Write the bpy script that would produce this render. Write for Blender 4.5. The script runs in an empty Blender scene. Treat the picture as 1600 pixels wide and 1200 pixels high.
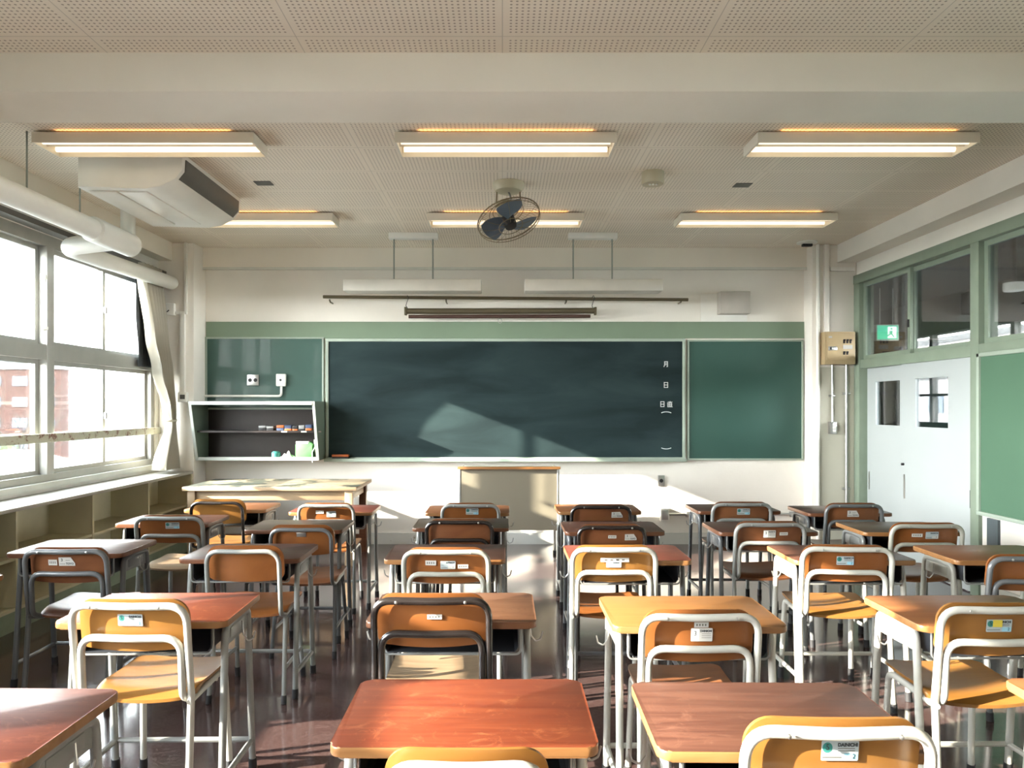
import bpy, bmesh, math, random
from mathutils import Vector, Matrix
random.seed(7)
S = bpy.context.scene
COL = S.collection
PI = math.pi

# ------------------------------------------------------------------ camera
F, PX, PY, EYE = 1130.0, 785.0, 636.0, 1.45
cd = bpy.data.cameras.new('camera'); cam = bpy.data.objects.new('camera', cd); COL.objects.link(cam)
cam.location = (0, 0, EYE); cam.rotation_euler = (PI/2, 0, 0)
cd.lens = 36*F/1600; cd.sensor_width = 36; cd.sensor_fit = 'HORIZONTAL'
cd.shift_x = (800-PX)/1600; cd.shift_y = (PY-600)/1600
cd.clip_start = .05; cd.clip_end = 600
S.camera = cam
# ------------------------------------------------------------------ sky, sun, exposure
w = bpy.data.worlds.new('world'); S.world = w; w.use_nodes = True
nt = w.node_tree; bg = nt.nodes['Background']
tc = nt.nodes.new('ShaderNodeTexCoord'); sx = nt.nodes.new('ShaderNodeSeparateXYZ'); cr = nt.nodes.new('ShaderNodeValToRGB')
nt.links.new(tc.outputs['Generated'], sx.inputs[0]); nt.links.new(sx.outputs['Z'], cr.inputs[0]); nt.links.new(cr.outputs[0], bg.inputs[0])
cr.color_ramp.elements[0].color = (1.0, .985, .96, 1); cr.color_ramp.elements[1].color = (.70, .84, 1.0, 1)
bg.inputs[1].default_value = 23.0
sd = bpy.data.lights.new('sun', 'SUN'); sun = bpy.data.objects.new('sun', sd); COL.objects.link(sun)
sd.energy = 15.5; sd.angle = math.radians(.55); sd.color = (1.0, .90, .76)
sun.rotation_euler = Vector((1, .31, -.385)).to_track_quat('-Z', 'Y').to_euler()
S.view_settings.view_transform = 'Standard'; S.view_settings.look = 'None'
S.view_settings.gamma = 1; S.view_settings.use_curve_mapping = False
S.view_settings.exposure = 1.78
S.cycles.max_bounces = 10; S.cycles.diffuse_bounces = 6; S.cycles.glossy_bounces = 4
S.cycles.transparent_max_bounces = 16; S.cycles.sample_clamp_indirect = 4.0
S.cycles.caustics_reflective = False; S.cycles.caustics_refractive = False
for (x, y, z, rx, ry, sxx, syy) in ((-3.62, 5.6, 1.78, 0, -PI/2, 1.9, 3.4), (-3.62, 1.2, 1.78, 0, -PI/2, 1.9, 4.2), (6.05, 4, 1.85, 0, PI/2, 1.3, 14)):
    ad = bpy.data.lights.new('sky_portal', 'AREA'); ad.shape = 'RECTANGLE'; ad.size = sxx; ad.size_y = syy
    ao = bpy.data.objects.new('sky_portal', ad); COL.objects.link(ao); ao.location = (x, y, z); ao.rotation_euler = (rx, ry, 0)
    ad.cycles.is_portal = True

# ------------------------------------------------------------------ helpers
def wx(px, Y): return (px-PX)/F*Y
def wz(py, Y): return EYE+(PY-py)/F*Y

class MB:
    def __init__(s): s.b = bmesh.new()
    def box(s, x0, x1, y0, y1, z0, z1, bev=0, seg=2):
        vs = [s.b.verts.new(p) for p in ((x0,y0,z0),(x1,y0,z0),(x1,y1,z0),(x0,y1,z0),(x0,y0,z1),(x1,y0,z1),(x1,y1,z1),(x0,y1,z1))]
        fs = [s.b.faces.new([vs[i] for i in q]) for q in ((0,3,2,1),(4,5,6,7),(0,1,5,4),(1,2,6,5),(2,3,7,6),(3,0,4,7))]
        if bev:
            es = list({e for f in fs for e in f.edges})
            bmesh.ops.bevel(s.b, geom=es, offset=bev, segments=seg, affect='EDGES', profile=.5)
        return s
    def prism(s, pts, a, b, axis='z', bev=0, seg=2):
        """pts: 2D outline (ccw), extruded between a and b along axis."""
        def P(p, t): return (p[0], p[1], t) if axis == 'z' else ((p[0], t, p[1]) if axis == 'y' else (t, p[0], p[1]))
        lo = [s.b.verts.new(P(p, a)) for p in pts]; hi = [s.b.verts.new(P(p, b)) for p in pts]
        f0 = s.b.faces.new(lo[::-1]); f1 = s.b.faces.new(hi); n = len(pts)
        for i in range(n): s.b.faces.new((lo[i], lo[(i+1)%n], hi[(i+1)%n], hi[i]))
        if bev:
            bmesh.ops.bevel(s.b, geom=list(f0.edges)+list(f1.edges), offset=bev, segments=seg, affect='EDGES', profile=.5)
        return s
    def tube(s, path, r, n=10, closed=False, cap=True, rr=None):
        P = [Vector(p) for p in path]; m = len(P); rings = []
        T = []
        for i in range(m):
            a = P[(i-1) % m] if (closed or i > 0) else P[i]; c = P[(i+1) % m] if (closed or i < m-1) else P[i]
            T.append((c-a).normalized())
        up = Vector((0, 0, 1)) if abs(T[0].z) < .9 else Vector((1, 0, 0))
        N = (up - T[0]*up.dot(T[0])).normalized()
        for i in range(m):
            N = (N - T[i]*N.dot(T[i])).normalized(); B = T[i].cross(N)
            q = rr[i] if rr else r
            rings.append([s.b.verts.new(P[i]+(N*math.cos(2*PI*k/n)+B*math.sin(2*PI*k/n))*q) for k in range(n)])
        for i in range(m if closed else m-1):
            A, C = rings[i], rings[(i+1) % m]
            for k in range(n): s.b.faces.new((A[k], A[(k+1)%n], C[(k+1)%n], C[k]))
        if cap and not closed: s.b.faces.new(rings[0][::-1]); s.b.faces.new(rings[-1])
        return s
    def cyl(s, p0, p1, r, n=16): return s.tube([p0, p1], r, n)
    def lathe(s, prof, c=(0,0,0), n=24, M=None):
        M = M or Matrix.Identity(3); c = Vector(c); rings = []
        for (r, z) in prof:
            rings.append([s.b.verts.new(c+M@Vector((max(r,1e-4)*math.cos(2*PI*k/n), max(r,1e-4)*math.sin(2*PI*k/n), z))) for k in range(n)])
        for A, C in zip(rings, rings[1:]):
            for k in range(n): s.b.faces.new((A[k], A[(k+1)%n], C[(k+1)%n], C[k]))
        s.b.faces.new(rings[0][::-1]); s.b.faces.new(rings[-1]); return s
    def grid(s, fn, nu, nv, th=None, tdir=(0,1,0)):
        """sheet fn(u,v)->xyz, given thickness th along tdir."""
        t = Vector(tdir)*(th or 0)
        A = [[s.b.verts.new(Vector(fn(i/nu, j/nv))) for j in range(nv+1)] for i in range(nu+1)]
        for i in range(nu):
            for j in range(nv): s.b.faces.new((A[i][j], A[i+1][j], A[i+1][j+1], A[i][j+1]))
        if th:
            Bv = [[s.b.verts.new(A[i][j].co+t) for j in range(nv+1)] for i in range(nu+1)]
            for i in range(nu):
                for j in range(nv): s.b.faces.new((Bv[i][j], Bv[i][j+1], Bv[i+1][j+1], Bv[i+1][j]))
            for i in range(nu):
                s.b.faces.new((A[i][0], Bv[i][0], Bv[i+1][0], A[i+1][0])); s.b.faces.new((A[i][nv], A[i+1][nv], Bv[i+1][nv], Bv[i][nv]))
            for j in range(nv):
                s.b.faces.new((A[0][j], A[0][j+1], Bv[0][j+1], Bv[0][j])); s.b.faces.new((A[nu][j], Bv[nu][j], Bv[nu][j+1], A[nu][j+1]))
        return s
    def build(s, name, m, parent=None, loc=None, smooth=True, matfn=None):
        bmesh.ops.recalc_face_normals(s.b, faces=s.b.faces)
        me = bpy.data.meshes.new(name); s.b.to_mesh(me); s.b.free()
        ms = m if isinstance(m, (list, tuple)) else [m]
        for q in ms: me.materials.append(q)
        if matfn:
            for p in me.polygons: p.material_index = matfn(p)
        if smooth: me.shade_smooth(); me.set_sharp_from_angle(angle=math.radians(38))
        o = bpy.data.objects.new(name, me); COL.objects.link(o)
        if loc: o.location = loc
        if parent: o.parent = parent
        return o
def fillet(P, r, n=5):
    P = [Vector(p) for p in P]; out = [P[0]]
    for i in range(1, len(P)-1):
        a, b, c = P[i-1], P[i], P[i+1]; u = (a-b); v = (c-b)
        R = r[i-1] if isinstance(r, (list, tuple)) else r
        ang = u.angle(v)
        if ang > PI-.02 or R <= 0: out.append(b); continue
        d = min(R/math.tan(ang/2), u.length*.49, v.length*.49)
        p0 = b+u.normalized()*d; p1 = b+v.normalized()*d
        for k in range(n+1):
            t = k/n; out.append((p0*(1-t)**2)+(b*2*t*(1-t))+(p1*t*t))
    out.append(P[-1]); return out
def rrect(x0, x1, y0, y1, r, n=5):
    o = []
    for cx, cy, a in ((x1-r, y0+r, -PI/2), (x1-r, y1-r, 0), (x0+r, y1-r, PI/2), (x0+r, y0+r, PI)):
        for k in range(n+1): t = a+PI/2*k/n; o.append((cx+r*math.cos(t), cy+r*math.sin(t)))
    return o
def tag(o, label=None, cat=None, group=None, kind=None):
    if label: o['label'] = label
    if cat: o['category'] = cat
    if group: o['group'] = group
    if kind: o['kind'] = kind
    return o
def thing(name, loc, label, cat, group=None, rz=0):
    o = bpy.data.objects.new(name, None); COL.objects.link(o); o.empty_display_size = .1
    o.location = loc; o.rotation_euler = (0, 0, rz); return tag(o, label, cat, group)
def struct(o): o['kind'] = 'structure'; return o
def children(o): return [c for c in bpy.data.objects if c.parent == o]
def copy_tree(o, parent=None, kids=None):
    c = o.copy(); COL.objects.link(c); c.parent = parent
    for ch in children(o): copy_tree(ch, c)
    return c
def paint(o, slot, m):
    o.material_slots[slot].link = 'OBJECT'; o.material_slots[slot].material = m

# ------------------------------------------------------------------ materials
def N(nt, t, **k):
    n = nt.nodes.new(t)
    for a, v in k.items():
        if a.startswith('i_'): n.inputs[int(a[2:])].default_value = v
        else: setattr(n, a, v)
    return n
def newmat(name):
    m = bpy.data.materials.new(name); m.use_nodes = True; nt = m.node_tree
    return m, nt, nt.nodes['Principled BSDF'], nt.links.new
def mat(name, c, rough=.5, metal=0, var=.06, vs=6, bump=0, bs=40, coat=0, spec=.32):
    m, nt, p, L = newmat(name)
    p.inputs['Roughness'].default_value = rough; p.inputs['Metallic'].default_value = metal
    p.inputs['Coat Weight'].default_value = coat; p.inputs['Specular IOR Level'].default_value = spec
    tc = N(nt, 'ShaderNodeTexCoord'); no = N(nt, 'ShaderNodeTexNoise'); no.inputs['Scale'].default_value = vs; no.inputs['Detail'].default_value = 5
    L(tc.outputs['Object'], no.inputs['Vector'])
    r = N(nt, 'ShaderNodeValToRGB'); L(no.outputs[0], r.inputs[0]); L(r.outputs[0], p.inputs['Base Color'])
    r.color_ramp.elements[0].position = .3; r.color_ramp.elements[1].position = .7
    r.color_ramp.elements[0].color = (*[x*(1-var) for x in c], 1); r.color_ramp.elements[1].color = (*[min(1, x*(1+var)) for x in c], 1)
    if bump:
        n2 = N(nt, 'ShaderNodeTexNoise'); n2.inputs['Scale'].default_value = bs; L(tc.outputs['Object'], n2.inputs['Vector'])
        b = N(nt, 'ShaderNodeBump'); b.inputs['Strength'].default_value = bump; b.inputs['Distance'].default_value = .01
        L(n2.outputs[0], b.inputs['Height']); L(b.outputs[0], p.inputs['Normal'])
    return m
def wood(name, c1, c2, rough=.35, wear=None, sc=(1.2, 14, 14), coat=.15, scr=.0):
    m, nt, p, L = newmat(name)
    tc = N(nt, 'ShaderNodeTexCoord'); oi = N(nt, 'ShaderNodeObjectInfo'); mp = N(nt, 'ShaderNodeMapping')
    sc_ = N(nt, 'ShaderNodeVectorMath', operation='SCALE'); sc_.inputs[0].default_value = (9, 5, 3); L(oi.outputs['Random'], sc_.inputs['Scale'])
    ad = N(nt, 'ShaderNodeVectorMath', operation='ADD'); L(tc.outputs['Object'], ad.inputs[0]); L(sc_.outputs[0], ad.inputs[1])
    L(ad.outputs[0], mp.inputs['Vector']); mp.inputs['Scale'].default_value = sc
    n1 = N(nt, 'ShaderNodeTexNoise'); n1.inputs['Scale'].default_value = 2.2; n1.inputs['Detail'].default_value = 8; n1.inputs['Distortion'].default_value = 1.2
    L(mp.outputs[0], n1.inputs['Vector'])
    r = N(nt, 'ShaderNodeValToRGB'); L(n1.outputs[0], r.inputs[0])
    r.color_ramp.elements[0].position = .32; r.color_ramp.elements[1].position = .68
    r.color_ramp.elements[0].color = (*c1, 1); r.color_ramp.elements[1].color = (*c2, 1)
    out = r.outputs[0]
    if wear:
        n2 = N(nt, 'ShaderNodeTexNoise'); n2.inputs['Scale'].default_value = 10; n2.inputs['Detail'].default_value = 9; n2.inputs['Roughness'].default_value = .7; n2.inputs['Distortion'].default_value = 2.0
        L(ad.outputs[0], n2.inputs['Vector'])
        r2 = N(nt, 'ShaderNodeValToRGB'); L(n2.outputs[0], r2.inputs[0]); r2.color_ramp.elements[0].position = .55; r2.color_ramp.elements[1].position = .72
        mx = N(nt, 'ShaderNodeMix', data_type='RGBA'); L(r2.outputs[0], mx.inputs[0]); L(out, mx.inputs[6]); mx.inputs[7].default_value = (*wear, 1)
        out = mx.outputs[2]
    L(out, p.inputs['Base Color'])
    p.inputs['Roughness'].default_value = rough; p.inputs['Coat Weight'].default_value = coat*.5; p.inputs['Coat Roughness'].default_value = .25; p.inputs['Specular IOR Level'].default_value = .3
    b = N(nt, 'ShaderNodeBump'); b.inputs['Strength'].default_value = .12; b.inputs['Distance'].default_value = .002
    L(n1.outputs[0], b.inputs['Height']); L(b.outputs[0], p.inputs['Normal'])
    return m
def emit(name, c, s):
    m, nt, p, L = newmat(name); p.inputs['Emission Color'].default_value = (*c, 1); p.inputs['Emission Strength'].default_value = s
    p.inputs['Base Color'].default_value = (*c, 1); return m
def glassmat(name, tint=(1, 1, 1), k=1.0):
    m, nt, p, L = newmat(name); nt.nodes.remove(p); o = nt.nodes['Material Output']
    t = N(nt, 'ShaderNodeBsdfTransparent'); t.inputs[0].default_value = (*tint, 1)
    g = N(nt, 'ShaderNodeBsdfGlossy'); g.inputs['Roughness'].default_value = .02
    fr = N(nt, 'ShaderNodeFresnel'); fr.inputs[0].default_value = 1.4
    ml = N(nt, 'ShaderNodeMath', operation='MULTIPLY'); ml.inputs[1].default_value = k; L(fr.outputs[0], ml.inputs[0])
    x = N(nt, 'ShaderNodeMixShader'); L(ml.outputs[0], x.inputs[0]); L(t.outputs[0], x.inputs[1]); L(g.outputs[0], x.inputs[2]); L(x.outputs[0], o.inputs[0])
    return m

M = {}
M['plaster'] = mat('painted_plaster', (.80, .765, .70), .7, var=.05, vs=1.6, bump=.08, bs=60)
M['plaster_low'] = mat('cream_paint', (.55, .54, .45), .6, var=.05, vs=2)
M['beam'] = mat('beam_paint', (.78, .73, .64), .7, var=.05, vs=1.3, bump=.05)
M['trim'] = mat('pale_trim', (.62, .62, .56), .5)
M['alu'] = mat('window_aluminium', (0.427, 0.427, 0.399), .42, .55)
M['green_frame'] = mat('pale_green_frame', (0.197, 0.246, 0.189), .45)
M['green_strip'] = mat('green_strip_paint', (0.170, 0.230, 0.162), .6, var=.05, vs=2)
M['board_frame'] = mat('board_frame', (0.306, 0.365, 0.306), .45)
M['cork_green'] = mat('green_board', (0.027, 0.074, 0.059), .45, var=.05, vs=1.5, coat=.1)
M['cork_green2'] = mat('green_notice_board', (0.064, 0.132, 0.083), .75, var=.05, vs=1.2)
M['door'] = mat('door_paint', (0.374, 0.408, 0.408), .4, var=.03, vs=2)
M['white'] = mat('white_enamel', (.80, .79, .74), .3, var=.03)
M['shade'] = mat('dull_white_shade', (0.550, 0.528, 0.473), .5)
M['pipe'] = mat('duct_wrap', (.72, .71, .66), .35, var=.04, vs=3)
M['lampmetal'] = mat('lamp_enamel', (.72, .67, .57), .4, var=.03)
M['cream'] = mat('cream_plastic', (0.475, 0.418, 0.294), .4, var=.04)
M['dark'] = mat('dark_slot', (.02, .02, .022), .6)
M['grille'] = mat('grey_grille', (0.112, 0.108, 0.098), .5)
M['steel'] = mat('steel', (.45, .45, .44), .3, .9, var=.05)
M['rod'] = mat('painted_rod', (0.260, 0.286, 0.247), .5)
M['corr'] = mat('corridor_shade_paint', (0.011, 0.012, 0.013), .8, var=.1)  # corridor's shade put into the colour, lighter walls would look too bright
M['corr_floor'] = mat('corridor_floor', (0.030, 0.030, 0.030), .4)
M['shelfwood'] = mat('shelf_cream_paint', (.52, .48, .33), .6, var=.10, vs=3)
M['shelfgreen'] = mat('shelf_green_base', (.21, .26, .185), .6, var=.12, vs=9)
M['cabgreen'] = mat('cabinet_green', (0.111, 0.145, 0.115), .5)
M['cabwhite'] = mat('cabinet_white', (0.391, 0.425, 0.391), .4)
M['cabdark'] = mat('cabinet_brown', (0.011, 0.006, 0.005), .45, var=.15, vs=8)
M['rubber'] = mat('black_rubber', (.018, .018, .02), .6)
M['traydark'] = mat('tray_dark', (0.025, 0.027, 0.032), .45)
M['white_tube'] = mat('white_tube', (0.426, 0.418, 0.377), .28, var=.04, vs=15, coat=.3)
M['cream_tube'] = mat('cream_tube', (0.288, 0.284, 0.248), .3, var=.06, vs=15, coat=.3)
M['grey_tube'] = mat('grey_tube', (0.096, 0.100, 0.104), .32, var=.08, vs=15, coat=.3)
M['lgrey_tube'] = mat('light_grey_tube', (0.192, 0.196, 0.188), .32, var=.06, vs=15, coat=.3)
M['dark_tube'] = mat('dark_brown_tube', (0.013, 0.010, 0.009), .25, var=.3, vs=20, coat=.4)
M['screen'] = mat('bronze_screen', (0.133, 0.112, 0.072), .4, .5)
M['screenred'] = mat('brown_bar', (0.072, 0.038, 0.030), .5)
M['blade'] = mat('blue_grey_blade', (0.088, 0.124, 0.168), .35)
M['cage'] = mat('tarnished_wire', (.24, .19, .12), .4, .6)
M['beige_panel'] = mat('lectern_panel', (0.176, 0.156, 0.116), .5, var=.04, vs=2)
M['panelbox'] = mat('beige_switchboard', (0.414, 0.315, 0.180), .45, var=.04)
M['paper'] = mat('sticker_paper', (0.306, 0.348, 0.357), .5, var=.02)
M['paperw'] = mat('white_label', (0.425, 0.416, 0.391), .5, var=.02)
M['ink'] = mat('black_ink', (.02, .025, .03), .5)
M['teal'] = mat('teal_ink', (.03, .17, .15), .5)
M['lblue'] = mat('pale_blue_ink', (.22, .42, .52), .5)
M['yellow'] = mat('yellow_tape', (.50, .40, .05), .5)
M['chalk'] = mat('white_board_paint', (.62, .65, .64), .7, var=.05, vs=40)
M['orange'] = mat('orange_plastic', (.42, .11, .03), .4)
M['navy'] = mat('navy_felt', (.05, .07, .13), .8)
M['felt'] = mat('grey_felt', (.25, .25, .25), .9)
M['greenbox'] = mat('green_plastic', (0.102, 0.281, 0.102), .3)
M['glass'] = glassmat('window_glass', (.97, .985, .98), .8)
M['glass_dark'] = glassmat('transom_glass', (.90, .91, .92), .7)
M['tube_on'] = emit('fluorescent_tube', (1, .84, .60), .42)
M['brick'] = mat('brick_facade', (.052, .026, .020), .9, var=.15, vs=2)
M['facade'] = mat('white_facade', (.13, .13, .13), .9, var=.06, vs=.5)
M['ground'] = mat('asphalt', (0.080, 0.084, 0.080), .9)
M['farglass'] = mat('far_window', (.10, .13, .16), .2)
M['tree'] = mat('bare_twigs', (.06, .05, .04), .9)
M['oran'] = None
W = {
 'redorange': wood('red_orange_top', (0.106, 0.021, 0.009), (0.151, 0.036, 0.014), .42, wear=(0.234, 0.076, 0.031)),
 'redbrown': wood('red_brown_top', (0.083, 0.023, 0.016), (0.117, 0.034, 0.021), .42, wear=(0.170, 0.059, 0.034)),
 'brown': wood('brown_top', (0.049, 0.019, 0.013), (0.090, 0.039, 0.025), .38, wear=(0.113, 0.052, 0.034)),
 'dark': wood('dark_brown_top', (0.032, 0.015, 0.011), (0.059, 0.027, 0.019), .34),
 'olive': wood('dark_olive_top', (0.037, 0.025, 0.016), (0.064, 0.045, 0.030), .34),
 'tan': wood('worn_tan_top', (0.106, 0.042, 0.019), (0.158, 0.076, 0.040), .5, wear=(0.061, 0.021, 0.012)),
 'yellow': wood('yellow_orange_top', (0.174, 0.075, 0.023), (0.212, 0.095, 0.030), .36),
 'orange': wood('orange_top', (0.136, 0.050, 0.019), (0.174, 0.070, 0.026), .38),
 'edge': wood('honey_edge', (0.197, 0.087, 0.029), (0.246, 0.121, 0.045), .35),
 'edged': wood('brown_edge', (0.094, 0.034, 0.017), (0.139, 0.057, 0.026), .35),
 'pine': wood('pale_pine', (0.341, 0.233, 0.137), (0.396, 0.288, 0.182), .45),
 'back_y': wood('honey_plywood', (0.181, 0.076, 0.016), (0.221, 0.102, 0.025), .3, sc=(1.2, 8, 3), coat=.35),
 'back_o': wood('orange_plywood', (0.148, 0.048, 0.012), (0.189, 0.068, 0.019), .3, sc=(1.2, 8, 3), coat=.35),
 'back_b': wood('brown_plywood', (0.113, 0.039, 0.016), (0.158, 0.062, 0.025), .32, sc=(1.2, 8, 3), coat=.35),
 'seat_p': wood('pale_plywood', (0.180, 0.125, 0.075), (0.235, 0.166, 0.104), .35),
}
# floor
def floor_mat():
    m, nt, p, L = newmat('glossy_brown_floor_tiles')
    tc = N(nt, 'ShaderNodeTexCoord')
    br = N(nt, 'ShaderNodeTexBrick', offset=0.0); br.inputs['Scale'].default_value = 1; br.inputs['Brick Width'].default_value = .60; br.inputs['Row Height'].default_value = .60
    br.inputs['Mortar Size'].default_value = .0035; br.inputs['Mortar Smooth'].default_value = .3
    br.inputs['Color1'].default_value = (.055, .031, .028, 1); br.inputs['Color2'].default_value = (.047, .027, .025, 1); br.inputs['Mortar'].default_value = (.010, .008, .008, 1)
    L(tc.outputs['Object'], br.inputs['Vector'])
    n = N(nt, 'ShaderNodeTexNoise'); n.inputs['Scale'].default_value = 3; n.inputs['Detail'].default_value = 8; L(tc.outputs['Object'], n.inputs['Vector'])
    # scratches
    v = N(nt, 'ShaderNodeTexNoise'); v.inputs['Scale'].default_value = 5; v.inputs['Detail'].default_value = 12; v.inputs['Distortion'].default_value = 6; v.inputs['Roughness'].default_value = .75; L(tc.outputs['Object'], v.inputs['Vector'])
    r = N(nt, 'ShaderNodeValToRGB'); e = r.color_ramp.elements; e[0].position = .495; e[0].color = (0,0,0,1); e[1].position = .505; e[1].color = (0,0,0,1)
    q = r.color_ramp.elements.new(.5); q.color = (1,1,1,1); L(v.outputs[0], r.inputs[0])
    n3 = N(nt, 'ShaderNodeTexNoise'); n3.inputs['Scale'].default_value = 1.7; L(tc.outputs['Object'], n3.inputs['Vector'])
    ml = N(nt, 'ShaderNodeMath', operation='MULTIPLY'); L(r.outputs[0], ml.inputs[0]); L(n3.outputs[0], ml.inputs[1])
    mx = N(nt, 'ShaderNodeMix', data_type='RGBA'); L(ml.outputs[0], mx.inputs[0]); L(br.outputs[0], mx.inputs[6]); mx.inputs[7].default_value = (.30, .24, .22, 1)
    L(mx.outputs[2], p.inputs['Base Color'])
    mr = N(nt, 'ShaderNodeMapRange'); L(n.outputs[0], mr.inputs[0]); mr.inputs[3].default_value = .07; mr.inputs[4].default_value = .22; p.inputs['Coat Weight'].default_value = .4; p.inputs['Coat Roughness'].default_value = .1
    L(mr.outputs[0], p.inputs['Roughness'])
    b = N(nt, 'ShaderNodeBump'); b.inputs['Strength'].default_value = .06; b.inputs['Distance'].default_value = .01; L(n.outputs[0], b.inputs['Height']); L(b.outputs[0], p.inputs['Normal'])
    return m
def ceil_mat():
    m, nt, p, L = newmat('perforated_ceiling_board'); p.inputs['Roughness'].default_value = .8
    tc = N(nt, 'ShaderNodeTexCoord'); sp = N(nt, 'ShaderNodeSeparateXYZ'); L(tc.outputs['Object'], sp.inputs[0])
    def MN(op, a, b=None, c=None):
        n = N(nt, 'ShaderNodeMath', operation=op)
        for i, x in enumerate((a, b, c)):
            if x is None: continue
            if isinstance(x, (int, float)): n.inputs[i].default_value = x
            else: L(x, n.inputs[i])
        return n.outputs[0]
    g = .0245
    def cellc(x): return MN('SUBTRACT', MN('FRACT', MN('DIVIDE', x, g)), .5)
    cx, cy = cellc(sp.outputs[0]), cellc(sp.outputs[1])
    d = MN('ADD', MN('MULTIPLY', cx, cx), MN('MULTIPLY', cy, cy))
    hole = MN('LESS_THAN', d, .05)
    def panel(x, s, mg):
        f = MN('FRACT', MN('DIVIDE', x, s)); e = MN('MINIMUM', f, MN('SUBTRACT', 1.0, f)); return MN('MULTIPLY', e, s)
    ex, ey = panel(sp.outputs[0], .931, 0), panel(sp.outputs[1], .4655, 0)
    edge = MN('MINIMUM', ex, ey)
    ins = MN('GREATER_THAN', edge, .020); seam = MN('LESS_THAN', edge, .0022)
    h2 = MN('MULTIPLY', hole, ins)
    no = N(nt, 'ShaderNodeTexNoise'); no.inputs['Scale'].default_value = 1.1; no.inputs['Detail'].default_value = 4; L(tc.outputs['Object'], no.inputs['Vector'])
    r = N(nt, 'ShaderNodeValToRGB'); L(no.outputs[0], r.inputs[0]); r.color_ramp.elements[0].position = .3; r.color_ramp.elements[1].position = .7
    r.color_ramp.elements[0].color = (.77, .69, .58, 1); r.color_ramp.elements[1].color = (.84, .76, .65, 1)
    m1 = N(nt, 'ShaderNodeMix', data_type='RGBA'); L(MN('MULTIPLY', h2, .6), m1.inputs[0]); L(r.outputs[0], m1.inputs[6]); m1.inputs[7].default_value = (.13, .085, .055, 1)
    m2 = N(nt, 'ShaderNodeMix', data_type='RGBA'); L(MN('MULTIPLY', seam, .45), m2.inputs[0]); L(m1.outputs[2], m2.inputs[6]); m2.inputs[7].default_value = (.28, .24, .2, 1)
    L(m2.outputs[2], p.inputs['Base Color'])
    return m
def board_mat():
    m, nt, p, L = newmat('chalkboard_surface'); p.inputs['Roughness'].default_value = .7; p.inputs['Specular IOR Level'].default_value = .15
    tc = N(nt, 'ShaderNodeTexCoord'); mp = N(nt, 'ShaderNodeMapping'); mp.inputs['Scale'].default_value = (.6, 1, 2.2); L(tc.outputs['Object'], mp.inputs[0])
    n = N(nt, 'ShaderNodeTexNoise'); n.inputs['Scale'].default_value = 1.6; n.inputs['Detail'].default_value = 9; n.inputs['Distortion'].default_value = .5; L(mp.outputs[0], n.inputs['Vector'])
    r = N(nt, 'ShaderNodeValToRGB'); L(n.outputs[0], r.inputs[0]); e = r.color_ramp.elements
    e[0].position = .38; e[0].color = (.009, .018, .020, 1); e[1].position = .80; e[1].color = (.026, .047, .049, 1)
    L(r.outputs[0], p.inputs['Base Color']); return m
def rust_mat():
    m, nt, p, L = newmat('chipped_cream_rail'); p.inputs['Roughness'].default_value = .5
    tc = N(nt, 'ShaderNodeTexCoord'); n = N(nt, 'ShaderNodeTexNoise'); n.inputs['Scale'].default_value = 9; n.inputs['Detail'].default_value = 8; n.inputs['Roughness'].default_value = .8; L(tc.outputs['Object'], n.inputs['Vector'])
    r = N(nt, 'ShaderNodeValToRGB'); L(n.outputs[0], r.inputs[0]); e = r.color_ramp.elements
    e[0].position = .54; e[0].color = (.42, .41, .31, 1); e[1].position = .57; e[1].color = (.16, .07, .05, 1)
    L(r.outputs[0], p.inputs['Base Color']); return m
def worn(name, base, mark, thr, sc=4):
    m, nt, p, L = newmat(name); p.inputs['Roughness'].default_value = .5
    tc = N(nt, 'ShaderNodeTexCoord'); n = N(nt, 'ShaderNodeTexNoise'); n.inputs['Scale'].default_value = sc; n.inputs['Detail'].default_value = 8; n.inputs['Roughness'].default_value = .65; L(tc.outputs['Object'], n.inputs['Vector'])
    r = N(nt, 'ShaderNodeValToRGB'); L(n.outputs[0], r.inputs[0]); e = r.color_ramp.elements
    e[0].position = thr; e[0].color = (*base, 1); e[1].position = thr+.05; e[1].color = (*mark, 1)
    L(r.outputs[0], p.inputs['Base Color']); return m
M['floor'] = floor_mat(); M['ceiling'] = ceil_mat(); M['chalkboard'] = board_mat(); M['rust'] = rust_mat()
M['counter'] = worn('worn_countertop', (.36, .34, .29), (.22, .16, .10), .66, 6)
M['base'] = worn('dirty_baseboard', (.66, .66, .62), (.24, .20, .13), .64, 9)
M['tabletop_worn'] = worn('peeled_table_top', (.26, .21, .14), (.035, .04, .03), .45, 2.2)
def curtain_mat(name, c, tr):
    m, nt, p, L = newmat(name); o = nt.nodes['Material Output']; p.inputs['Base Color'].default_value = (*c, 1); p.inputs['Roughness'].default_value = .9
    t = N(nt, 'ShaderNodeBsdfTranslucent'); t.inputs[0].default_value = (*c, 1); x = N(nt, 'ShaderNodeMixShader'); x.inputs[0].default_value = tr
    n = N(nt, 'ShaderNodeTexNoise'); n.inputs['Scale'].default_value = 300; b = N(nt, 'ShaderNodeBump'); b.inputs['Strength'].default_value = .1; b.inputs['Distance'].default_value = .002; L(n.outputs[0], b.inputs['Height']); L(b.outputs[0], p.inputs['Normal'])
    L(p.outputs[0], x.inputs[1]); L(t.outputs[0], x.inputs[2]); L(x.outputs[0], o.inputs[0]); return m
M['curtain'] = curtain_mat('cream_curtain_cloth', (.48, .45, .37), .18)
M['blackout'] = curtain_mat('dark_curtain_cloth', (.03, .035, .04), .0)

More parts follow.
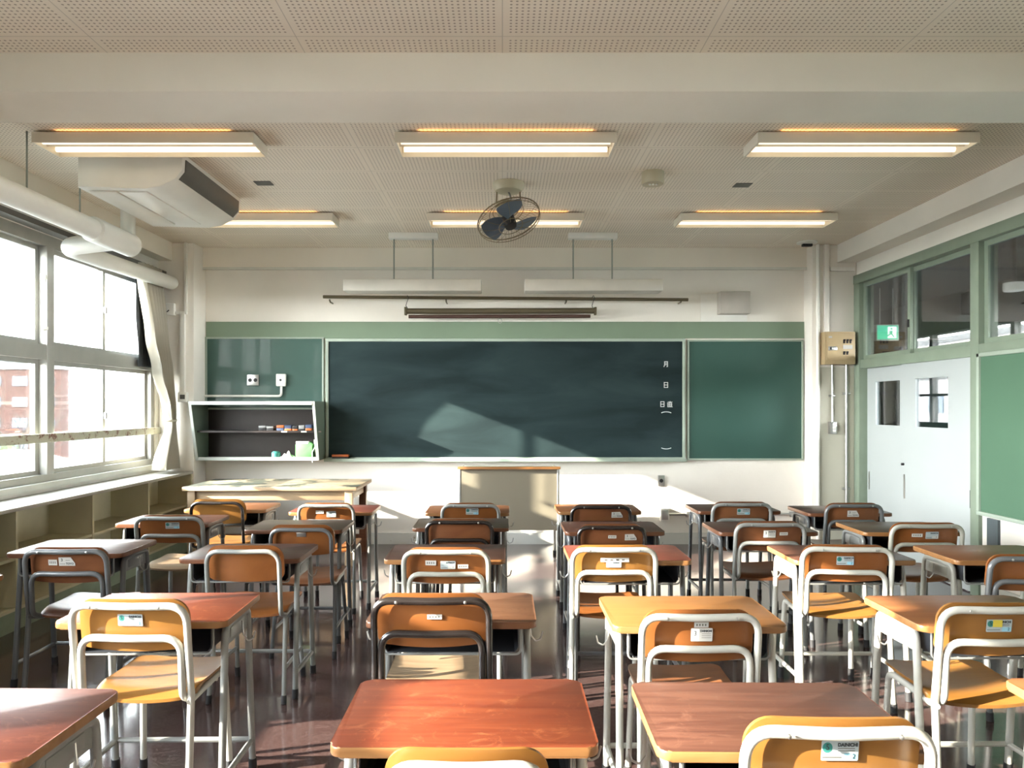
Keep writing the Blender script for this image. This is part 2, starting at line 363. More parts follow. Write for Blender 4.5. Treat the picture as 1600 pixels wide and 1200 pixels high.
# ------------------------------------------------------------------ room shell
YW, YC, XL, XR, ZC = 7.66, 7.36, -3.5, 3.65, 3.12
YB = -2.2
struct(MB().box(XL-.2, XR+.15, YB-.1, YW+.1, -.2, 0).build('floor', M['floor'], smooth=False))
struct(MB().box(XL-.2, XR+.15, YB-.1, YW+.1, ZC, ZC+.2).build('ceiling', M['ceiling'], smooth=False))
struct(MB().box(XL-.2, XR+.12, YW, YW+.15, 0, ZC+.2).build('wall_front', M['plaster'], smooth=False))
struct(MB().box(XL-.2, XR+.15, YB-.15, YB, 0, ZC+.2).build('wall_back', M['plaster'], smooth=False))
# left wall: low wall, lintel, piers
b = MB(); b.box(XL-.16, XL, YB, YW, 0, .86); b.box(XL-.16, XL, YB, YW, 2.78, ZC)
b.box(XL-.16, XL, 3.25, 3.90, .86, 2.78); b.box(XL-.16, XL, 7.30, YW, .86, 2.78); b.box(XL-.16, XL, YB, -1.2, .86, 2.78)
struct(b.build('wall_left', M['plaster'], smooth=False))
# right wall: solid under transoms, above them, and around doors
b = MB(); b.box(XR, XR+.12, YB, 5.52, 0, 1.88); b.box(XR, XR+.12, YB, YW, 2.78, ZC); b.box(XR, XR+.12, 7.45, YW, 0, 2.78)
b.box(XR, XR+.12, YB, -1.0, 1.88, 2.78)
struct(b.build('wall_right', M['plaster'], smooth=False))
# beams and columns
struct(MB().box(XL, XR, 3.41, 3.79, 2.937, ZC+.02, .006).build('trim_crossbeam', M['beam']))
struct(MB().box(XL, -3.36, YB, YC, 2.937, ZC+.02).build('trim_beam_left', M['beam']))
struct(MB().box(3.45, XR, YB, 7.45, 2.937, ZC+.02).build('trim_beam_right', M['plaster']))
struct(MB().box(-3.14, 3.22, 7.58, YW, 2.905, ZC+.02).build('trim_beam_front', M['beam']))
struct(MB().box(-3.14, 3.22, 7.572, 7.60, 2.89, 2.915).build('trim_moulding_front', M['trim']))
struct(MB().box(XL, -3.14, YC, YW, 0, ZC, .008).build('trim_column_left', M['plaster']))
b = MB().box(3.19, XR, 7.45, YW, 0, ZC, .008)
struct(b.build('trim_column_right', M['plaster']))
struct(MB().box(3.262, XR, 7.446, 7.45, 0, 1.86).build('trim_dado_right', M['plaster_low']))
struct(MB().box(XL, -3.12, 3.30, 3.86, 0, 2.937, .008).build('trim_column_window', M['plaster']))
struct(MB().box(-3.14, 3.19, 7.645, YW, 0, .12).build('baseboard_front', M['base']))
struct(MB().box(XR-.012, XR, YB, 5.5, 0, .12).build('baseboard_right', M['base']))

# left windows: one aluminium frame with its panes per bay
def left_window(name, y0, y1, mulls, divs):
    x0, x1 = XL-.11, XL-.02
    o = MB()
    o.box(x0, x1, y0, y1, .86, .93); o.box(x0, x1, y0, y1, 2.69, 2.78)
    o.box(x0-.01, x1+.015, y0, y1, 1.815, 1.93)
    for y in [y0+.03, y1-.03]: o.box(x0, x1, y-.03, y+.03, .93, 2.69)
    for y in mulls: o.box(x0-.015, x1+.024, y-.045, y+.045, .93, 2.69, .004)
    root = struct(o.build(name, M['alu']))
    ed = [y0+.06]+[m for m in mulls]+[y1-.06]
    for (za, zb) in ((.93, 1.815), (1.93, 2.69)):
        for i in range(len(ed)-1):
            a = ed[i]+(.045 if i else 0); c = ed[i+1]-(.045 if i < len(ed)-2 else 0)
            d = [t for t in divs if a < t < c]; cuts = [a]+d+[c]
            for j in range(len(cuts)-1):
                q0, q1 = cuts[j]-(.022 if j else 0), cuts[j+1]+(.022 if j < len(cuts)-2 else 0)
                xs = XL-.055-(.022 if j % 2 else 0)
                s = MB()
                for (m0, m1, n0, n1) in ((q0, q1, za, za+.035), (q0, q1, zb-.035, zb), (q0, q0+.04, za+.035, zb-.035), (q1-.04, q1, za+.035, zb-.035)):
                    s.box(xs-.012, xs+.012, m0, m1, n0, n1)
                so = s.build('sash', M['alu'], root)
                g = MB().box(xs-.002, xs+.002, q0+.04, q1-.04, za+.035, zb-.035).build('pane', M['glass'], so, smooth=False)
        for dd in divs:
            MB().box(XL-.045, XL-.015, dd-.012, dd+.012, (za+zb)/2-.03, (za+zb)/2+.03, .004).build('latch', M['steel'], root)
    return root
w1 = left_window('window_1', 3.90, 7.30, [5.60], [4.75, 6.43])
left_window('window_2', -1.2, 3.25, [1.02], [-.1, 2.1])
# upper awning sash rod and handle by the mullion, on the near upper light
b = MB().cyl((XL+.02, 5.50, 2.42), (XL+.02, 5.50, 2.06), .008); b.box(XL-.01, XL+.03, 5.49, 5.51, 2.42, 2.46); b.lathe([(.008, 0), (.022, .01), (.022, .03), (.008, .04)], (XL+.02, 5.50, 2.03), 12)
b.build('window_opener', M['white'], w1)
struct(MB().box(XL-.02, XL+.03, 3.90, 7.30, .83, .875).build('trim_window_sill', M['trim'])); struct(MB().box(XL, XL+.03, YB, 3.30, .83, .875).build('trim_window_sill_rear', M['trim']))
# dark curtain track housing over the window
struct(MB().box(XL+.0, XL+.10, 3.90, 7.32, 2.78, 2.82).build('trim_curtain_track', M['grille']))
# guard rail across the window
t = thing('guard_rail', (XL+.045, 5.6, 1.215), 'cream painted guard bar with rust chips crossing the classroom windows', 'guard rail')
MB().prism(rrect(-.014, .014, -.034, .034, .012), -1.72, 1.70, 'y').build('bar', M['rust'], t)
for yy in (-1.69, 1.68, 0): MB().box(-.045, -.01, yy-.02, yy+.02, -.03, .03, .004).build('bracket', M['alu'], t)

# ------------------------------------------------------------------ shelving under the windows
t = thing('cubby_shelf', (-3.32, 2.6, 0), 'low cream cubby shelves with worn light countertop running below the windows', 'shelf')
y0, y1 = YB-2.6+.02, 7.34-2.6
def wavy_top():
    b = MB(); b.box(-.178, .185, y0, y1, .775, .80, .004); return b
wavy_top().build('countertop', M['counter'], t)
MB().box(-.178, -.165, y0, y1, .0, .775).build('back_panel', M['shelfwood'], t)
for i in range(-10, 3):
    yy = 5.57+.875*(i+ -1)-2.6 if False else 5.57+.875*i-2.6
    if y0+.05 < yy < y1-.05: MB().box(-.165, .17, yy-.011, yy+.011, .15, .775).build('divider', M['shelfwood'], t)
MB().box(-.165, .17, y1-.022, y1, .15, .775).build('divider', M['shelfwood'], t)
MB().box(-.165, .165, y0, y1, .455, .475).build('shelf_board', M['shelfwood'], t)
MB().box(-.165, .17, y0, y1, .13, .15).build('shelf_board', M['shelfwood'], t)
MB().box(-.165, .16, y0, y1, 0, .13).build('plinth', M['shelfgreen'], t)['label'] = 'green painted plinth'

# ------------------------------------------------------------------ curtains
def curtain(name, label, m, path, x0, ztop, zbot, n=7, th=.003, tie=None, group=None, xo=None):
    """path(v) -> (centre y, half width, amplitude), v from top 0 to bottom 1"""
    t = thing(name, (x0, path(0)[0], zbot), label, 'curtain', group); cy0 = path(0)[0]
    def fn(u, v):
        c, h, a = path(v); s = math.sin(u*2*PI*n+.6*math.sin(9*v)); s = math.copysign(abs(s)**.8, s)
        return ((xo(v) if xo else 0)+a*s+.01*math.sin(5*u+3*v), c-cy0+(u-.5)*2*h+.3*a*math.sin(u*2*PI*n*2)*.3, (ztop-zbot)*(1-v))
    MB().grid(fn, n*14, 40, th, (1, 0, 0)).build('cloth', m, t)
    if tie:
        v = tie; c, h, a = path(v)
        MB().tube([((xo(v) if xo else 0)+math.cos(k/24*2*PI)*(a+.018), c-cy0+math.sin(k/24*2*PI)*(h+.014), (ztop-zbot)*(1-v)+.0) for k in range(24)], .012, 8, closed=True).build('tieback', m, t)
    return t
def lerp(pts, v):
    for (a, A), (c, C) in zip(pts, pts[1:]):
        if v <= c:
            k = (v-a)/(c-a); k = k*k*(3-2*k); return [p+(q-p)*k for p, q in zip(A, C)]
    return pts[-1][1]
p1 = [(0, (6.95, .22, .055)), (.35, (7.04, .19, .055)), (.5, (7.12, .16, .055)), (.70, (7.22, .08, .045)), (.76, (7.24, .055, .035)), (1, (7.14, .17, .075))]
curtain('curtain', 'cream curtain tied back at the front end of the windows', M['curtain'], lambda v: lerp(p1, v), -3.395, 2.80, .835, 6, tie=.755, xo=lambda v: .07*min(1, v/.75))
p2 = [(0, (7.06, .23, .012)), (1, (7.09, .205, .012))]
curtain('blackout_curtain', 'thin strip of dark curtain hanging behind the cream curtain', M['blackout'], lambda v: lerp(p2, v), -3.478, 2.775, 1.84, 5)
p3 = [(0, (3.02, .26, .05)), (.6, (3.05, .24, .05)), (1, (3.03, .26, .05))]
curtain('curtain', 'unseen cream shading curtain bunched on the near side of the window column', M['curtain'], lambda v: lerp(p3, v), -3.36, 2.80, .835, 8)  # out of view, added to shade the desks in the middle rows
p4 = [(0, (4.10, .20, .05)), (1, (4.08, .18, .05))]
curtain('curtain', 'unseen cream shading curtain bunched on the far side of the window column', M['curtain'], lambda v: lerp(p4, v), -3.36, 2.80, .835, 7)  # second unseen bunch, widens the shade added beside the column

# ------------------------------------------------------------------ ducts along the window
t = thing('ceiling_duct', (-2.88, 5.35, 2.70), 'thick white insulated duct hung on rods beside the air conditioner', 'duct')
MB().tube([(0, -7.4, 0), (0, -.25, 0)], .072, 20).build('pipe', M['pipe'], t)
MB().tube([(0, -.28, 0), (0, -.27, 0), (0, .25, -.0), (0, .26, 0)], .088, 22, rr=[.07, .09, .088, .075]).build('collar', M['pipe'], t)
MB().tube(fillet([(0, .08, 0), (-.40, .08, -.045), (-.40, .62, -.045)], .11, 8), .068, 20).build('elbow', M['pipe'], t)
MB().tube([(-.40, .5, -.045), (-.40, 1.82, -.02), (-.40, 1.86, -.02)], .066, 20, rr=[.066, .066, .05]).build('pipe', M['pipe'], t)
MB().tube(fillet([(0, .12, .02), (-.06, .33, .06), (-.06, .33, .415)], .06, 6), .055, 16).build('vent_stub', M['pipe'], t)
for yy in (4.38, 4.93, 2.2): MB().cyl((0, yy-5.35, .068), (0, yy-5.35, ZC-2.70), .0055, 8).build('hanger_rod', M['rod'], t)

# ------------------------------------------------------------------ air conditioner
t = thing('air_conditioner', (-2.45, 5.27, ZC), 'white ceiling mounted air conditioner above the windows with dark front grille', 'air conditioner')
prof = [(-.34, -.225), (.10, -.235), (.20, -.222), (.30, -.17), (.345, -.115), (.350, -.03), (.345, 0), (-.34, 0)]
MB().prism([(x, z) for x, z in prof], -.52, .52, 'y', .008).build('casing', M['white'], t)
MB().prism([(.300, -.16), (.344, -.108), (.349, -.035), (.356, -.035), (.352, -.112), (.308, -.165)], -.48, .48, 'y').build('grille', M['grille'], t)['label'] = 'dark grey louvre'
for xx in (-.30, -.10): MB().box(xx, xx+.185, -.46, .40, -.243, -.230, .003).build('bottom_panel', M['white'], t)

# ------------------------------------------------------------------ fluorescent lamps
def make_lamp():
    t = thing('fluorescent_light', (0, 0, 0), 'x', 'ceiling light', 'warm white fluorescent ceiling fixtures')
    L2, D2, z0, z1 = .67, .13, 3.045, 3.108
    b = MB(); b.box(-L2, L2, -D2, -D2+.006, z0, z1); b.box(-L2, L2, D2-.006, D2, z0, z1)
    b.box(-L2, L2, -D2+.006, D2-.006, z1-.006, z1)
    b.prism([(-.03, z1-.006), (0, z0+.022), (.03, z1-.006)], -L2+.012, L2-.012, 'x') ; b.build('housing', M['lampmetal'], t)
    for s in (-1, 1): MB().prism([(-D2+.006, z0), (D2-.006, z0), (D2-.006, z1-.006), (-D2+.006, z1-.006)], s*(L2-.006)-.006, s*(L2-.006)+.006, 'x').build('end_cap', M['lampmetal'], t)
    for s in (-1, 1): MB().cyl((-L2+.03, s*.068, z0+.028), (L2-.03, s*.068, z0+.028), .017, 12).build('tube', M['tube_on'], t)
    MB().box(-.55, .55, -.05, .06, z1, ZC).build('ballast', M['lampmetal'], t)
    return t
lp = make_lamp(); used = False
for (x, y, lab) in ((-2.17, 4.49, 'left ceiling light just behind the crossbeam, in front of the air conditioner'), (.02, 4.49, 'near middle ceiling light, closest to the crossbeam above the fan'), (2.21, 4.49, 'near right ceiling light, behind the crossbeam'),
                    (-2.12, 6.305, 'ceiling light partly hidden behind the air conditioner'), (.027, 6.305, 'ceiling light seen behind the orbiting fan'), (2.195, 6.305, 'far right ceiling light, nearest the switchboard corner')):
    o = copy_tree(lp) if used else lp; used = True
    o.location = (x, y, 0); o['label'] = lab
    # added strip lamp in the top gap, makes the orange leak glow on the ceiling
    ad2 = bpy.data.lights.new('tube_leak', 'AREA'); ad2.shape = 'RECTANGLE'; ad2.size = 1.05; ad2.size_y = .008; ad2.energy = .10; ad2.color = (1, .50, .16)
    a2 = bpy.data.objects.new('tube_leak', ad2); COL.objects.link(a2); a2.location = (0, -.122, 3.1125); a2.rotation_euler = (math.radians(-120), 0, 0); a2.parent = o

# ------------------------------------------------------------------ ceiling fan
t = thing('ceiling_fan', (.045, 5.40, ZC), 'blue bladed wire cage fan hanging from the middle of the ceiling', 'fan')
MB().lathe([(.118, 0), (.118, -.03), (.10, -.06), (.06, -.075)], (0, 0, 0), 28).build('ceiling_cup', M['cream'], t)
Rm = Vector((0, 0, -1)).rotation_difference(Vector((.25, -.38, -.88))).to_matrix()   # local -Z is the direction the air leaves
cc = Vector((0, -.04, -.275))
def fp(x, y, z): return cc+Rm@Vector((x, y, z))
for s in (-1, 1): MB().tube(fillet([(s*.085, 0, -.05), (s*.09, 0, -.14), tuple(fp(s*.05, 0, .09))], .03), .006, 8).build('yoke', M['cage'], t)
MB().lathe([(.02, .15), (.06, .14), (.068, .10), (.068, .05), (.04, .03)], cc, 20, Rm).build('motor', M['cream'], t)
b = MB()
def ring(r, z, w=.0035): b.tube([tuple(fp(r*math.cos(k*2*PI/40), r*math.sin(k*2*PI/40), z)) for k in range(40)], w, 6, closed=True)
ring(.236, -.005, .005); ring(.235, -.03, .003); ring(.13, .06, .003); ring(.09, -.07, .003); ring(.10, .075, .003)
for k in range(44):
    a = k*2*PI/44; c_, s_ = math.cos(a), math.sin(a)
    b.tube([tuple(fp(r*c_, r*s_, z)) for r, z in ((.07, .08), (.13, .062), (.20, .035), (.236, -.005), (.232, -.035))], .0011, 4)
for k in range(12):
    a = k*2*PI/12; c_, s_ = math.cos(a), math.sin(a)
    b.tube([tuple(fp(r*c_, r*s_, z)) for r, z in ((.235, -.03), (.19, -.055), (.13, -.068), (.09, -.07), (.05, -.072))], .0014, 4)
b.build('cage', M['cage'], t)
for k in range(3):
    a0 = k*2*PI/3+.9
    def fb(u, v):
        r = .035+.175*u; ww = .42*math.sin(PI*(.25+.62*u))+.32; a = a0+(v-.5)*2*ww*.95-.35*u
        return tuple(fp(r*math.cos(a), r*math.sin(a), -.015+.05*(v-.5)*(1-.3*u)))
    MB().grid(fb, 12, 8, .003, tuple(Rm@Vector((0, 0, 1)))).build('blade', M['blade'], t)
MB().lathe([(.045, .02), (.048, -.05), (.042, -.075), (.02, -.08)], cc, 20, Rm).build('hub', M['dark'], t)
MB().tube([(0, -.02, -.07), (.02, -.05, -.13), tuple(fp(0, .02, .12))], .008, 8).build('stem', M['steel'], t)

# ------------------------------------------------------------------ small ceiling things
t = thing('fire_alarm', (wx(1020, 5.15), 5.15, ZC), 'round cream heat detector on the ceiling right of the fan', 'detector')
MB().lathe([(.080, 0), (.080, -.075), (.074, -.085), (.03, -.086)], (0, 0, 0), 28).build('body', M['cream'], t)
for k in range(3): MB().lathe([(.009, -.084), (.009, -.092), (.004, -.095)], ((k-1)*.025, -.015, 0), 10).build('status_light', M['white'], t)
def hatch(px, py, lab):
    Y = (ZC-EYE)*F/(PY-py); tag(MB().box(-.062, .062, -.05, .05, -.004, .0).build('ceiling_plate', M['grille'], loc=(wx(px, Y), Y, ZC)), lab, 'vent plate', 'dark square plates on the ceiling')
hatch(412, 286, 'small dark square ceiling plate just right of the air conditioner'); hatch(1160, 289, 'small dark square ceiling plate right of the round detector')
t = thing('smoke_sensor', (wx(1259, 7.35), 7.32, ZC), 'flat round sensor on the ceiling above the switchboard column', 'sensor')
MB().lathe([(.10, 0), (.10, -.012), (.05, -.02)], (0, 0, 0), 24).build('disc', M['white'], t); MB().box(-.05, .05, -.02, .02, -.045, -.02, .003).build('bracket', M['dark'], t)

# ------------------------------------------------------------------ front wall: boards
def fx(px, Y=YW): return wx(px, Y)
def fz(py, Y=YW): return wz(py, Y)
struct(MB().box(fx(323), 3.19, 7.642, YW, fz(529), fz(503)).build('trim_green_strip', M['green_strip']))
def board(name, label, cat, x0, x1, z0, z1, ya, m, fr=.025, tray=False, group=None, dep=.03):
    t = thing(name, ((x0+x1)/2, YW, z0), label, cat, group); W2 = (x1-x0)/2; H = z1-z0; d0 = ya-YW
    MB().box(-W2+fr, W2-fr, d0+.012, -.001, fr, H-fr).build('surface', m, t)
    b = MB(); b.box(-W2, W2, d0, 0, H-fr, H, .003); b.box(-W2, W2, d0, 0, 0, fr, .003); b.box(-W2, -W2+fr, d0, 0, fr, H-fr, .003); b.box(W2-fr, W2, d0, 0, fr, H-fr, .003)
    b.build('frame', M['board_frame'], t)
    if tray:
        b = MB(); b.box(-W2, W2, d0-.065, d0, -.012, .006, .003); b.box(-W2, W2, d0-.068, d0-.060, -.012, .02, .002); b.build('chalk_tray', M['board_frame'], t)
    return t
bb = board('chalkboard', 'large dark green chalkboard in the middle of the front wall', 'chalkboard', fx(508.5, 7.61), fx(1071, 7.61), fz(719, 7.61), fz(529, 7.61), 7.61, M['chalkboard'], .03, True)
board('pin_board', 'small teal notice board above the open wall cabinet', 'notice board', fx(322), fx(507), fz(640), fz(527), 7.63, M['cork_green'], .02, group=None)
board('side_board', 'dark green board panel right of the chalkboard', 'notice board', fx(1073), fx(1254), fz(719), fz(531), 7.63, M['cork_green'], .02)
# painted characters on the chalkboard
def text(s, size, m, parent, loc, rot=(PI/2, 0, 0), name='lettering', ext=.0008, bold=0, sx=1):
    cu = bpy.data.curves.new(name, 'FONT'); cu.body = s; cu.size = size; cu.align_x = 'CENTER'; cu.align_y = 'CENTER'; cu.extrude = ext; cu.offset = bold
    tmp = bpy.data.objects.new('tmp', cu); COL.objects.link(tmp)
    dg = bpy.context.evaluated_depsgraph_get(); me = bpy.data.meshes.new_from_object(tmp.evaluated_get(dg))
    bpy.data.objects.remove(tmp); me.materials.clear(); me.materials.append(m)
    o = bpy.data.objects.new(name, me); COL.objects.link(o); o.parent = parent; o.location = loc; o.rotation_euler = rot; o.scale = (sx, 1, 1); return o
YS = 7.620
def strokes(L, px, py, w, h, name='character'):
    """L: strokes in a 0..1 box, each (x0,y0,x1,y1,thickness)"""
    b = MB(); X0, Z0 = wx(px, YS)-w/2, wz(py, YS)-h/2
    for (x0, y0, x1, y1, t_) in L:
        P0, P1 = Vector((X0+x0*w, 0, Z0+y0*h)), Vector((X0+x1*w, 0, Z0+y1*h)); d = (P1-P0).normalized(); n = Vector((-d.z, 0, d.x))*t_/2*w
        q = [P0+n, P0-n, P1-n, P1+n]; b.prism([(v.x, v.z) for v in q], YS-.0015, YS+.001, 'y')
    o = b.build(name, M['chalk'], None); o.parent = bb; o.location = (-bb.location.x, -bb.location.y, -bb.location.z); return o
k = .13
tsuki = [(.22, .98, .22, .35, k), (.22, .35, .06, .02, k), (.82, 1, .82, .04, k), (.16, .94, .88, .94, k), (.22, .67, .82, .67, k), (.22, .40, .82, .40, k), (.82, .06, .60, .06, k)]
nichi = [(.15, 1, .15, 0, k), (.85, 1, .85, 0, k), (.1, .94, .9, .94, k), (.15, .5, .85, .5, k), (.1, .06, .9, .06, k)]
jiki = [(.08, .86, .92, .86, .09), (.5, 1, .5, .72, .1), (.27, .72, .27, .16, .09), (.82, .72, .82, .16, .09), (.27, .70, .82, .70, .09), (.27, .52, .82, .52, .09), (.27, .35, .82, .35, .09), (.27, .18, .82, .18, .09), (.05, .78, .05, .0, .09), (.05, .04, .97, .04, .1)]
strokes(tsuki, 1040.6, 569, .052, .060); strokes(nichi, 1040.6, 601.5, .052, .060); strokes(nichi, 1035, 631.5, .050, .060); strokes(jiki, 1047, 631.5, .056, .062)
for py, sg in ((643.5, 1), (701.5, -1)):
    b = MB(); X0, Z0 = wx(1041, YS), wz(py, YS)
    b.tube([(X0+.052*(i/8), YS, Z0-sg*.011*(i/8)**2) for i in range(-8, 9)], .0042, 6)
    o = b.build('bracket_mark', M['chalk'], None); o.parent = bb; o.location = (-bb.location.x, -bb.location.y, -bb.location.z)
t = thing('chalk_eraser', (wx(532, 7.57), 7.575, wz(716, 7.60)), 'orange brown eraser lying on the left end of the chalk tray', 'eraser')
MB().box(-.085, .085, -.022, .022, 0, .018, .003).build('felt', M['dark'], t); MB().box(-.088, .088, -.024, .024, .018, .042, .005).build('grip', M['orange'], t)

# rail, rolled screen, speaker, sockets on the front wall
YR = 7.52
t = thing('picture_rail', (wx(790, YR), YR, wz(466, YR)), 'long thin metal rail fixed across the wall above the chalkboard', 'rail')
x0, x1 = wx(505, YR)-wx(790, YR), wx(1075, YR)-wx(790, YR)
MB().tube([(x0, 0, .015), (x1, 0, -.015)], .017, 10).build('bar', M['screen'], t)
for px in (515, 697, 885, 1065): MB().tube(fillet([(wx(px, YR)-wx(790, YR), .0, -.016), (wx(px, YR)-wx(790, YR), .03, -.035), (wx(px, YR)-wx(790, YR), YW-YR, -.035)], .01), .008, 8).build('bracket', M['screen'], t)
t = thing('projection_screen', (wx(782, YR), YR, wz(487, YR)), 'rolled up bronze projection screen hanging by hooks above the chalkboard', 'projection screen')
xa, xb = wx(634, YR)-wx(782, YR), wx(930, YR)-wx(782, YR)
MB().cyl((xa, 0, .005), (xb, 0, .01), .030, 14).build('case', M['screen'], t)
MB().cyl((xa+.03, 0, -.052), (xb-.05, 0, -.047), .018, 12).build('pull_bar', M['screenred'], t)['label'] = 'reddish brown bar'
for xx in (xa, xb): MB().box(xx-.012, xx+.012, -.035, .03, -.035, .045, .003).build('end_bracket', M['screen'], t)
for xx in (xa+.02, xb-.02): MB().tube([(xx-.015, 0, .145), (xx, -.02, .165), (xx+.012, -.02, .14), (xx-.004, -.018, .10), (xx-.016, -.018, .06), (xx, 0, .035)], .0035, 6).build('hook', M['dark'], t)
MB().tube([(-.005+.02*math.cos(a*PI/6), 0, -.095+.025*math.sin(a*PI/6)) for a in range(12)], .003, 6, closed=True).build('pull_ring', M['steel'], t)
# board lights
def make_board_light():
    Y = 6.95
    t = thing('board_light', (0, Y, 0), 'x', 'hanging light', 'white chalkboard lights hung on two rods')
    MB().box(-.655, .655, -.10, .10, wz(457, Y), wz(438.5, Y), .012).build('shade', M['shade'], t)
    MB().box(-.235, .235, -.04, .04, wz(374, Y), ZC, .006).build('ceiling_bracket', M['white'], t)
    for s in (-1, 1): MB().cyl((s*.187, 0, wz(440, Y)), (s*.187, 0, wz(372, Y)), .007, 8).build('rod', M['rod'], t)
    return t
bl = make_board_light(); bl.location.x = wx(646, 6.95); bl['label'] = 'white chalkboard light hanging on rods left of the fan'
b2 = copy_tree(bl); b2.location.x = wx(926, 6.95); b2['label'] = 'white chalkboard light hanging on rods right of the fan'
t = thing('wall_speaker', (wx(1142, YW), YW, wz(476, YW)), 'boxy pale speaker on the wall above the right board', 'speaker')
MB().box(-.15, .165, -.13, -.008, -.11, .12, .006).build('box', mat('grey_speaker_cloth', (0.468, 0.436, 0.390), .8), t); MB().box(-.32, .17, -.008, 0, -.215, .11, .002).build('backing_board', M['white'], t)
def plate(name, px, py, w, h, lab, cat, holes, Y=YW, m='steel', d=.012):
    t = thing(name, (wx(px, Y), Y, wz(py, Y)), lab, cat)
    MB().box(-w/2, w/2, -d, 0, -h/2, h/2, .003).build('plate', M[m], t)
    for (hx, hz, r) in holes: MB().lathe([(r, 0), (r, .003)], (hx, -d, hz), 14, Matrix.Rotation(PI/2, 3, 'X')).build('socket_hole', M['dark'], t)
plate('wall_socket', 395.5, 594, .125, .115, 'steel double socket plate on the teal notice board', 'socket', [(-.028, 0, .020), (.028, 0, .020)], 7.638)
plate('wall_socket', 1033, 751, .072, .115, 'single steel socket plate on the wall below the chalkboard', 'socket', [(0, 0, .020)])
t = thing('cable_trunking', (wx(440, 7.63), 7.638, wz(594, 7.63)), 'white surface conduit with outlet box on the teal notice board', 'conduit')
MB().box(-.05, .05, -.045, 0, -.065, .065, .008).build('outlet_box', M['white'], t)
MB().lathe([(.012, 0), (.012, .003)], (0, -.045, 0), 12, Matrix.Rotation(PI/2, 3, 'X')).build('socket_hole', M['dark'], t)
MB().tube(fillet([(0, -.018, -.06), (0, -.018, -.168), (-.86, -.018, -.168)], .035), .013, 8).build('pipe', M['white'], t)
t = thing('wall_outlet_box', (wx(1036, YW), YW, wz(803, YW)), 'white outlet box with conduit low on the front wall', 'outlet box')
MB().box(-.04, .05, -.08, 0, -.07, .07, .006).build('box', M['white'], t); MB().box(-.03, .035, -.084, -.08, -.05, .05, .002).build('face', M['steel'], t)
MB().tube([(.05, -.03, 0), (2.12-wx(1036, YW)+1.0, -.03, .0)], .013, 8).build('pipe', M['steel'], t)
for xx in (.25, 1.0, 1.35): MB().box(xx-.015, xx+.015, -.045, 0, -.028, .028, .004).build('pipe_clip', M['steel'], t)

# ------------------------------------------------------------------ wall cabinet with its contents
CX0, CX1, CZ0, CZ1, DB, DT = -3.13, fx(509), .905, 1.507, .27, .45
t = thing('wall_cabinet', ((CX0+CX1)/2, YW, CZ0), 'open slant-fronted wall cabinet with dark shelves left of the chalkboard', 'cabinet')
H = CZ1-CZ0; W2 = (CX1-CX0)/2
side = [(-DB, 0), (0, 0), (0, H), (-DT, H)]
for s in (-1, 1): MB().prism(side, s*W2-(.022 if s > 0 else 0), s*W2+(.022 if s < 0 else 0), 'x').build('side_panel', M['cabgreen'], t)
MB().box(-W2+.022, W2-.022, -DT, -.0, H-.022, H).build('top_panel', M['cabgreen'], t)
MB().box(-W2+.022, W2-.022, -DB, -.0, 0, .022).build('bottom_panel', M['cabgreen'], t)
MB().box(-W2+.022, W2-.022, -.012, -.0, .022, H-.022).build('back_panel', M['cabdark'], t)
def slant(z): return -(DB+(DT-DB)*z/H)
b = MB()
for xa, xb in ((-W2, -W2+.026), (W2-.026, W2)):
    b.prism([(slant(0)-.012, 0), (slant(0), 0), (slant(H), H), (slant(H)-.012, H)], xa, xb, 'x')
b.box(-W2+.026, W2-.026, slant(H)-.012, slant(H), H-.034, H); b.box(-W2+.026, W2-.026, slant(0)-.012, slant(0), 0, .034)
b.build('face_frame', M['cabwhite'], t)
MB().box(-W2+.022, W2-.022, -.30, -.012, .285, .305).build('shelf_board', M['cabdark'], t)
for xx in (.28, .48, .63): MB().box(xx-.028, xx+.028, -.302, -.300, .286, .303).build('shelf_label', M['paperw'], t)
sz = CZ0+.305
def cab_item(name, px, lab, cat, wdt, hgt, cols, y=7.42, z=None):
    z = sz if z is None else z
    t = thing(name, (wx(px, y), y, z), lab, cat, 'erasers and boxes on the cabinet shelf')
    h0 = 0
    for nm, hh, m in cols: MB().box(-wdt/2, wdt/2, -.05, .05, h0, h0+hh*hgt, .004).build(nm, M[m], t); h0 += hh*hgt
cab_item('chalkboard_eraser', 412, 'grey and black eraser at the left of the cabinet shelf row', 'eraser', .075, .05, [('felt', .55, 'dark'), ('grip', .45, 'felt')])
cab_item('chalkboard_eraser', 424, 'grey topped eraser second from the left on the cabinet shelf', 'eraser', .07, .045, [('felt', .5, 'dark'), ('grip', .5, 'felt')])
cab_item('chalk_box', 440, 'orange and navy chalk box on the cabinet shelf', 'box', .075, .055, [('base', .5, 'navy'), ('lid', .5, 'orange')])
cab_item('chalkboard_eraser', 452, 'navy eraser with orange base on the cabinet shelf', 'eraser', .07, .055, [('base', .35, 'orange'), ('felt', .65, 'navy')])
cab_item('chalkboard_eraser', 463, 'small dark eraser between navy and grey ones', 'eraser', .055, .05, [('base', .3, 'orange'), ('felt', .7, 'dark')])
cab_item('chalkboard_eraser', 473, 'light grey eraser near the right end of the cabinet shelf', 'eraser', .06, .055, [('base', .3, 'dark'), ('felt', .7, 'felt')])
cab_item('chalkboard_eraser', 484, 'navy and orange eraser at the right end of the cabinet shelf', 'eraser', .065, .06, [('base', .4, 'orange'), ('felt', .6, 'navy')])
t = thing('eraser_cleaner', (wx(477, 7.44), 7.46, CZ0+.022), 'light green chalk eraser cleaner in the bottom of the wall cabinet', 'eraser cleaner')
MB().prism(rrect(-.085, .085, 0, .165, .03), -.08, .09, 'y', .008).build('case', M['greenbox'], t)
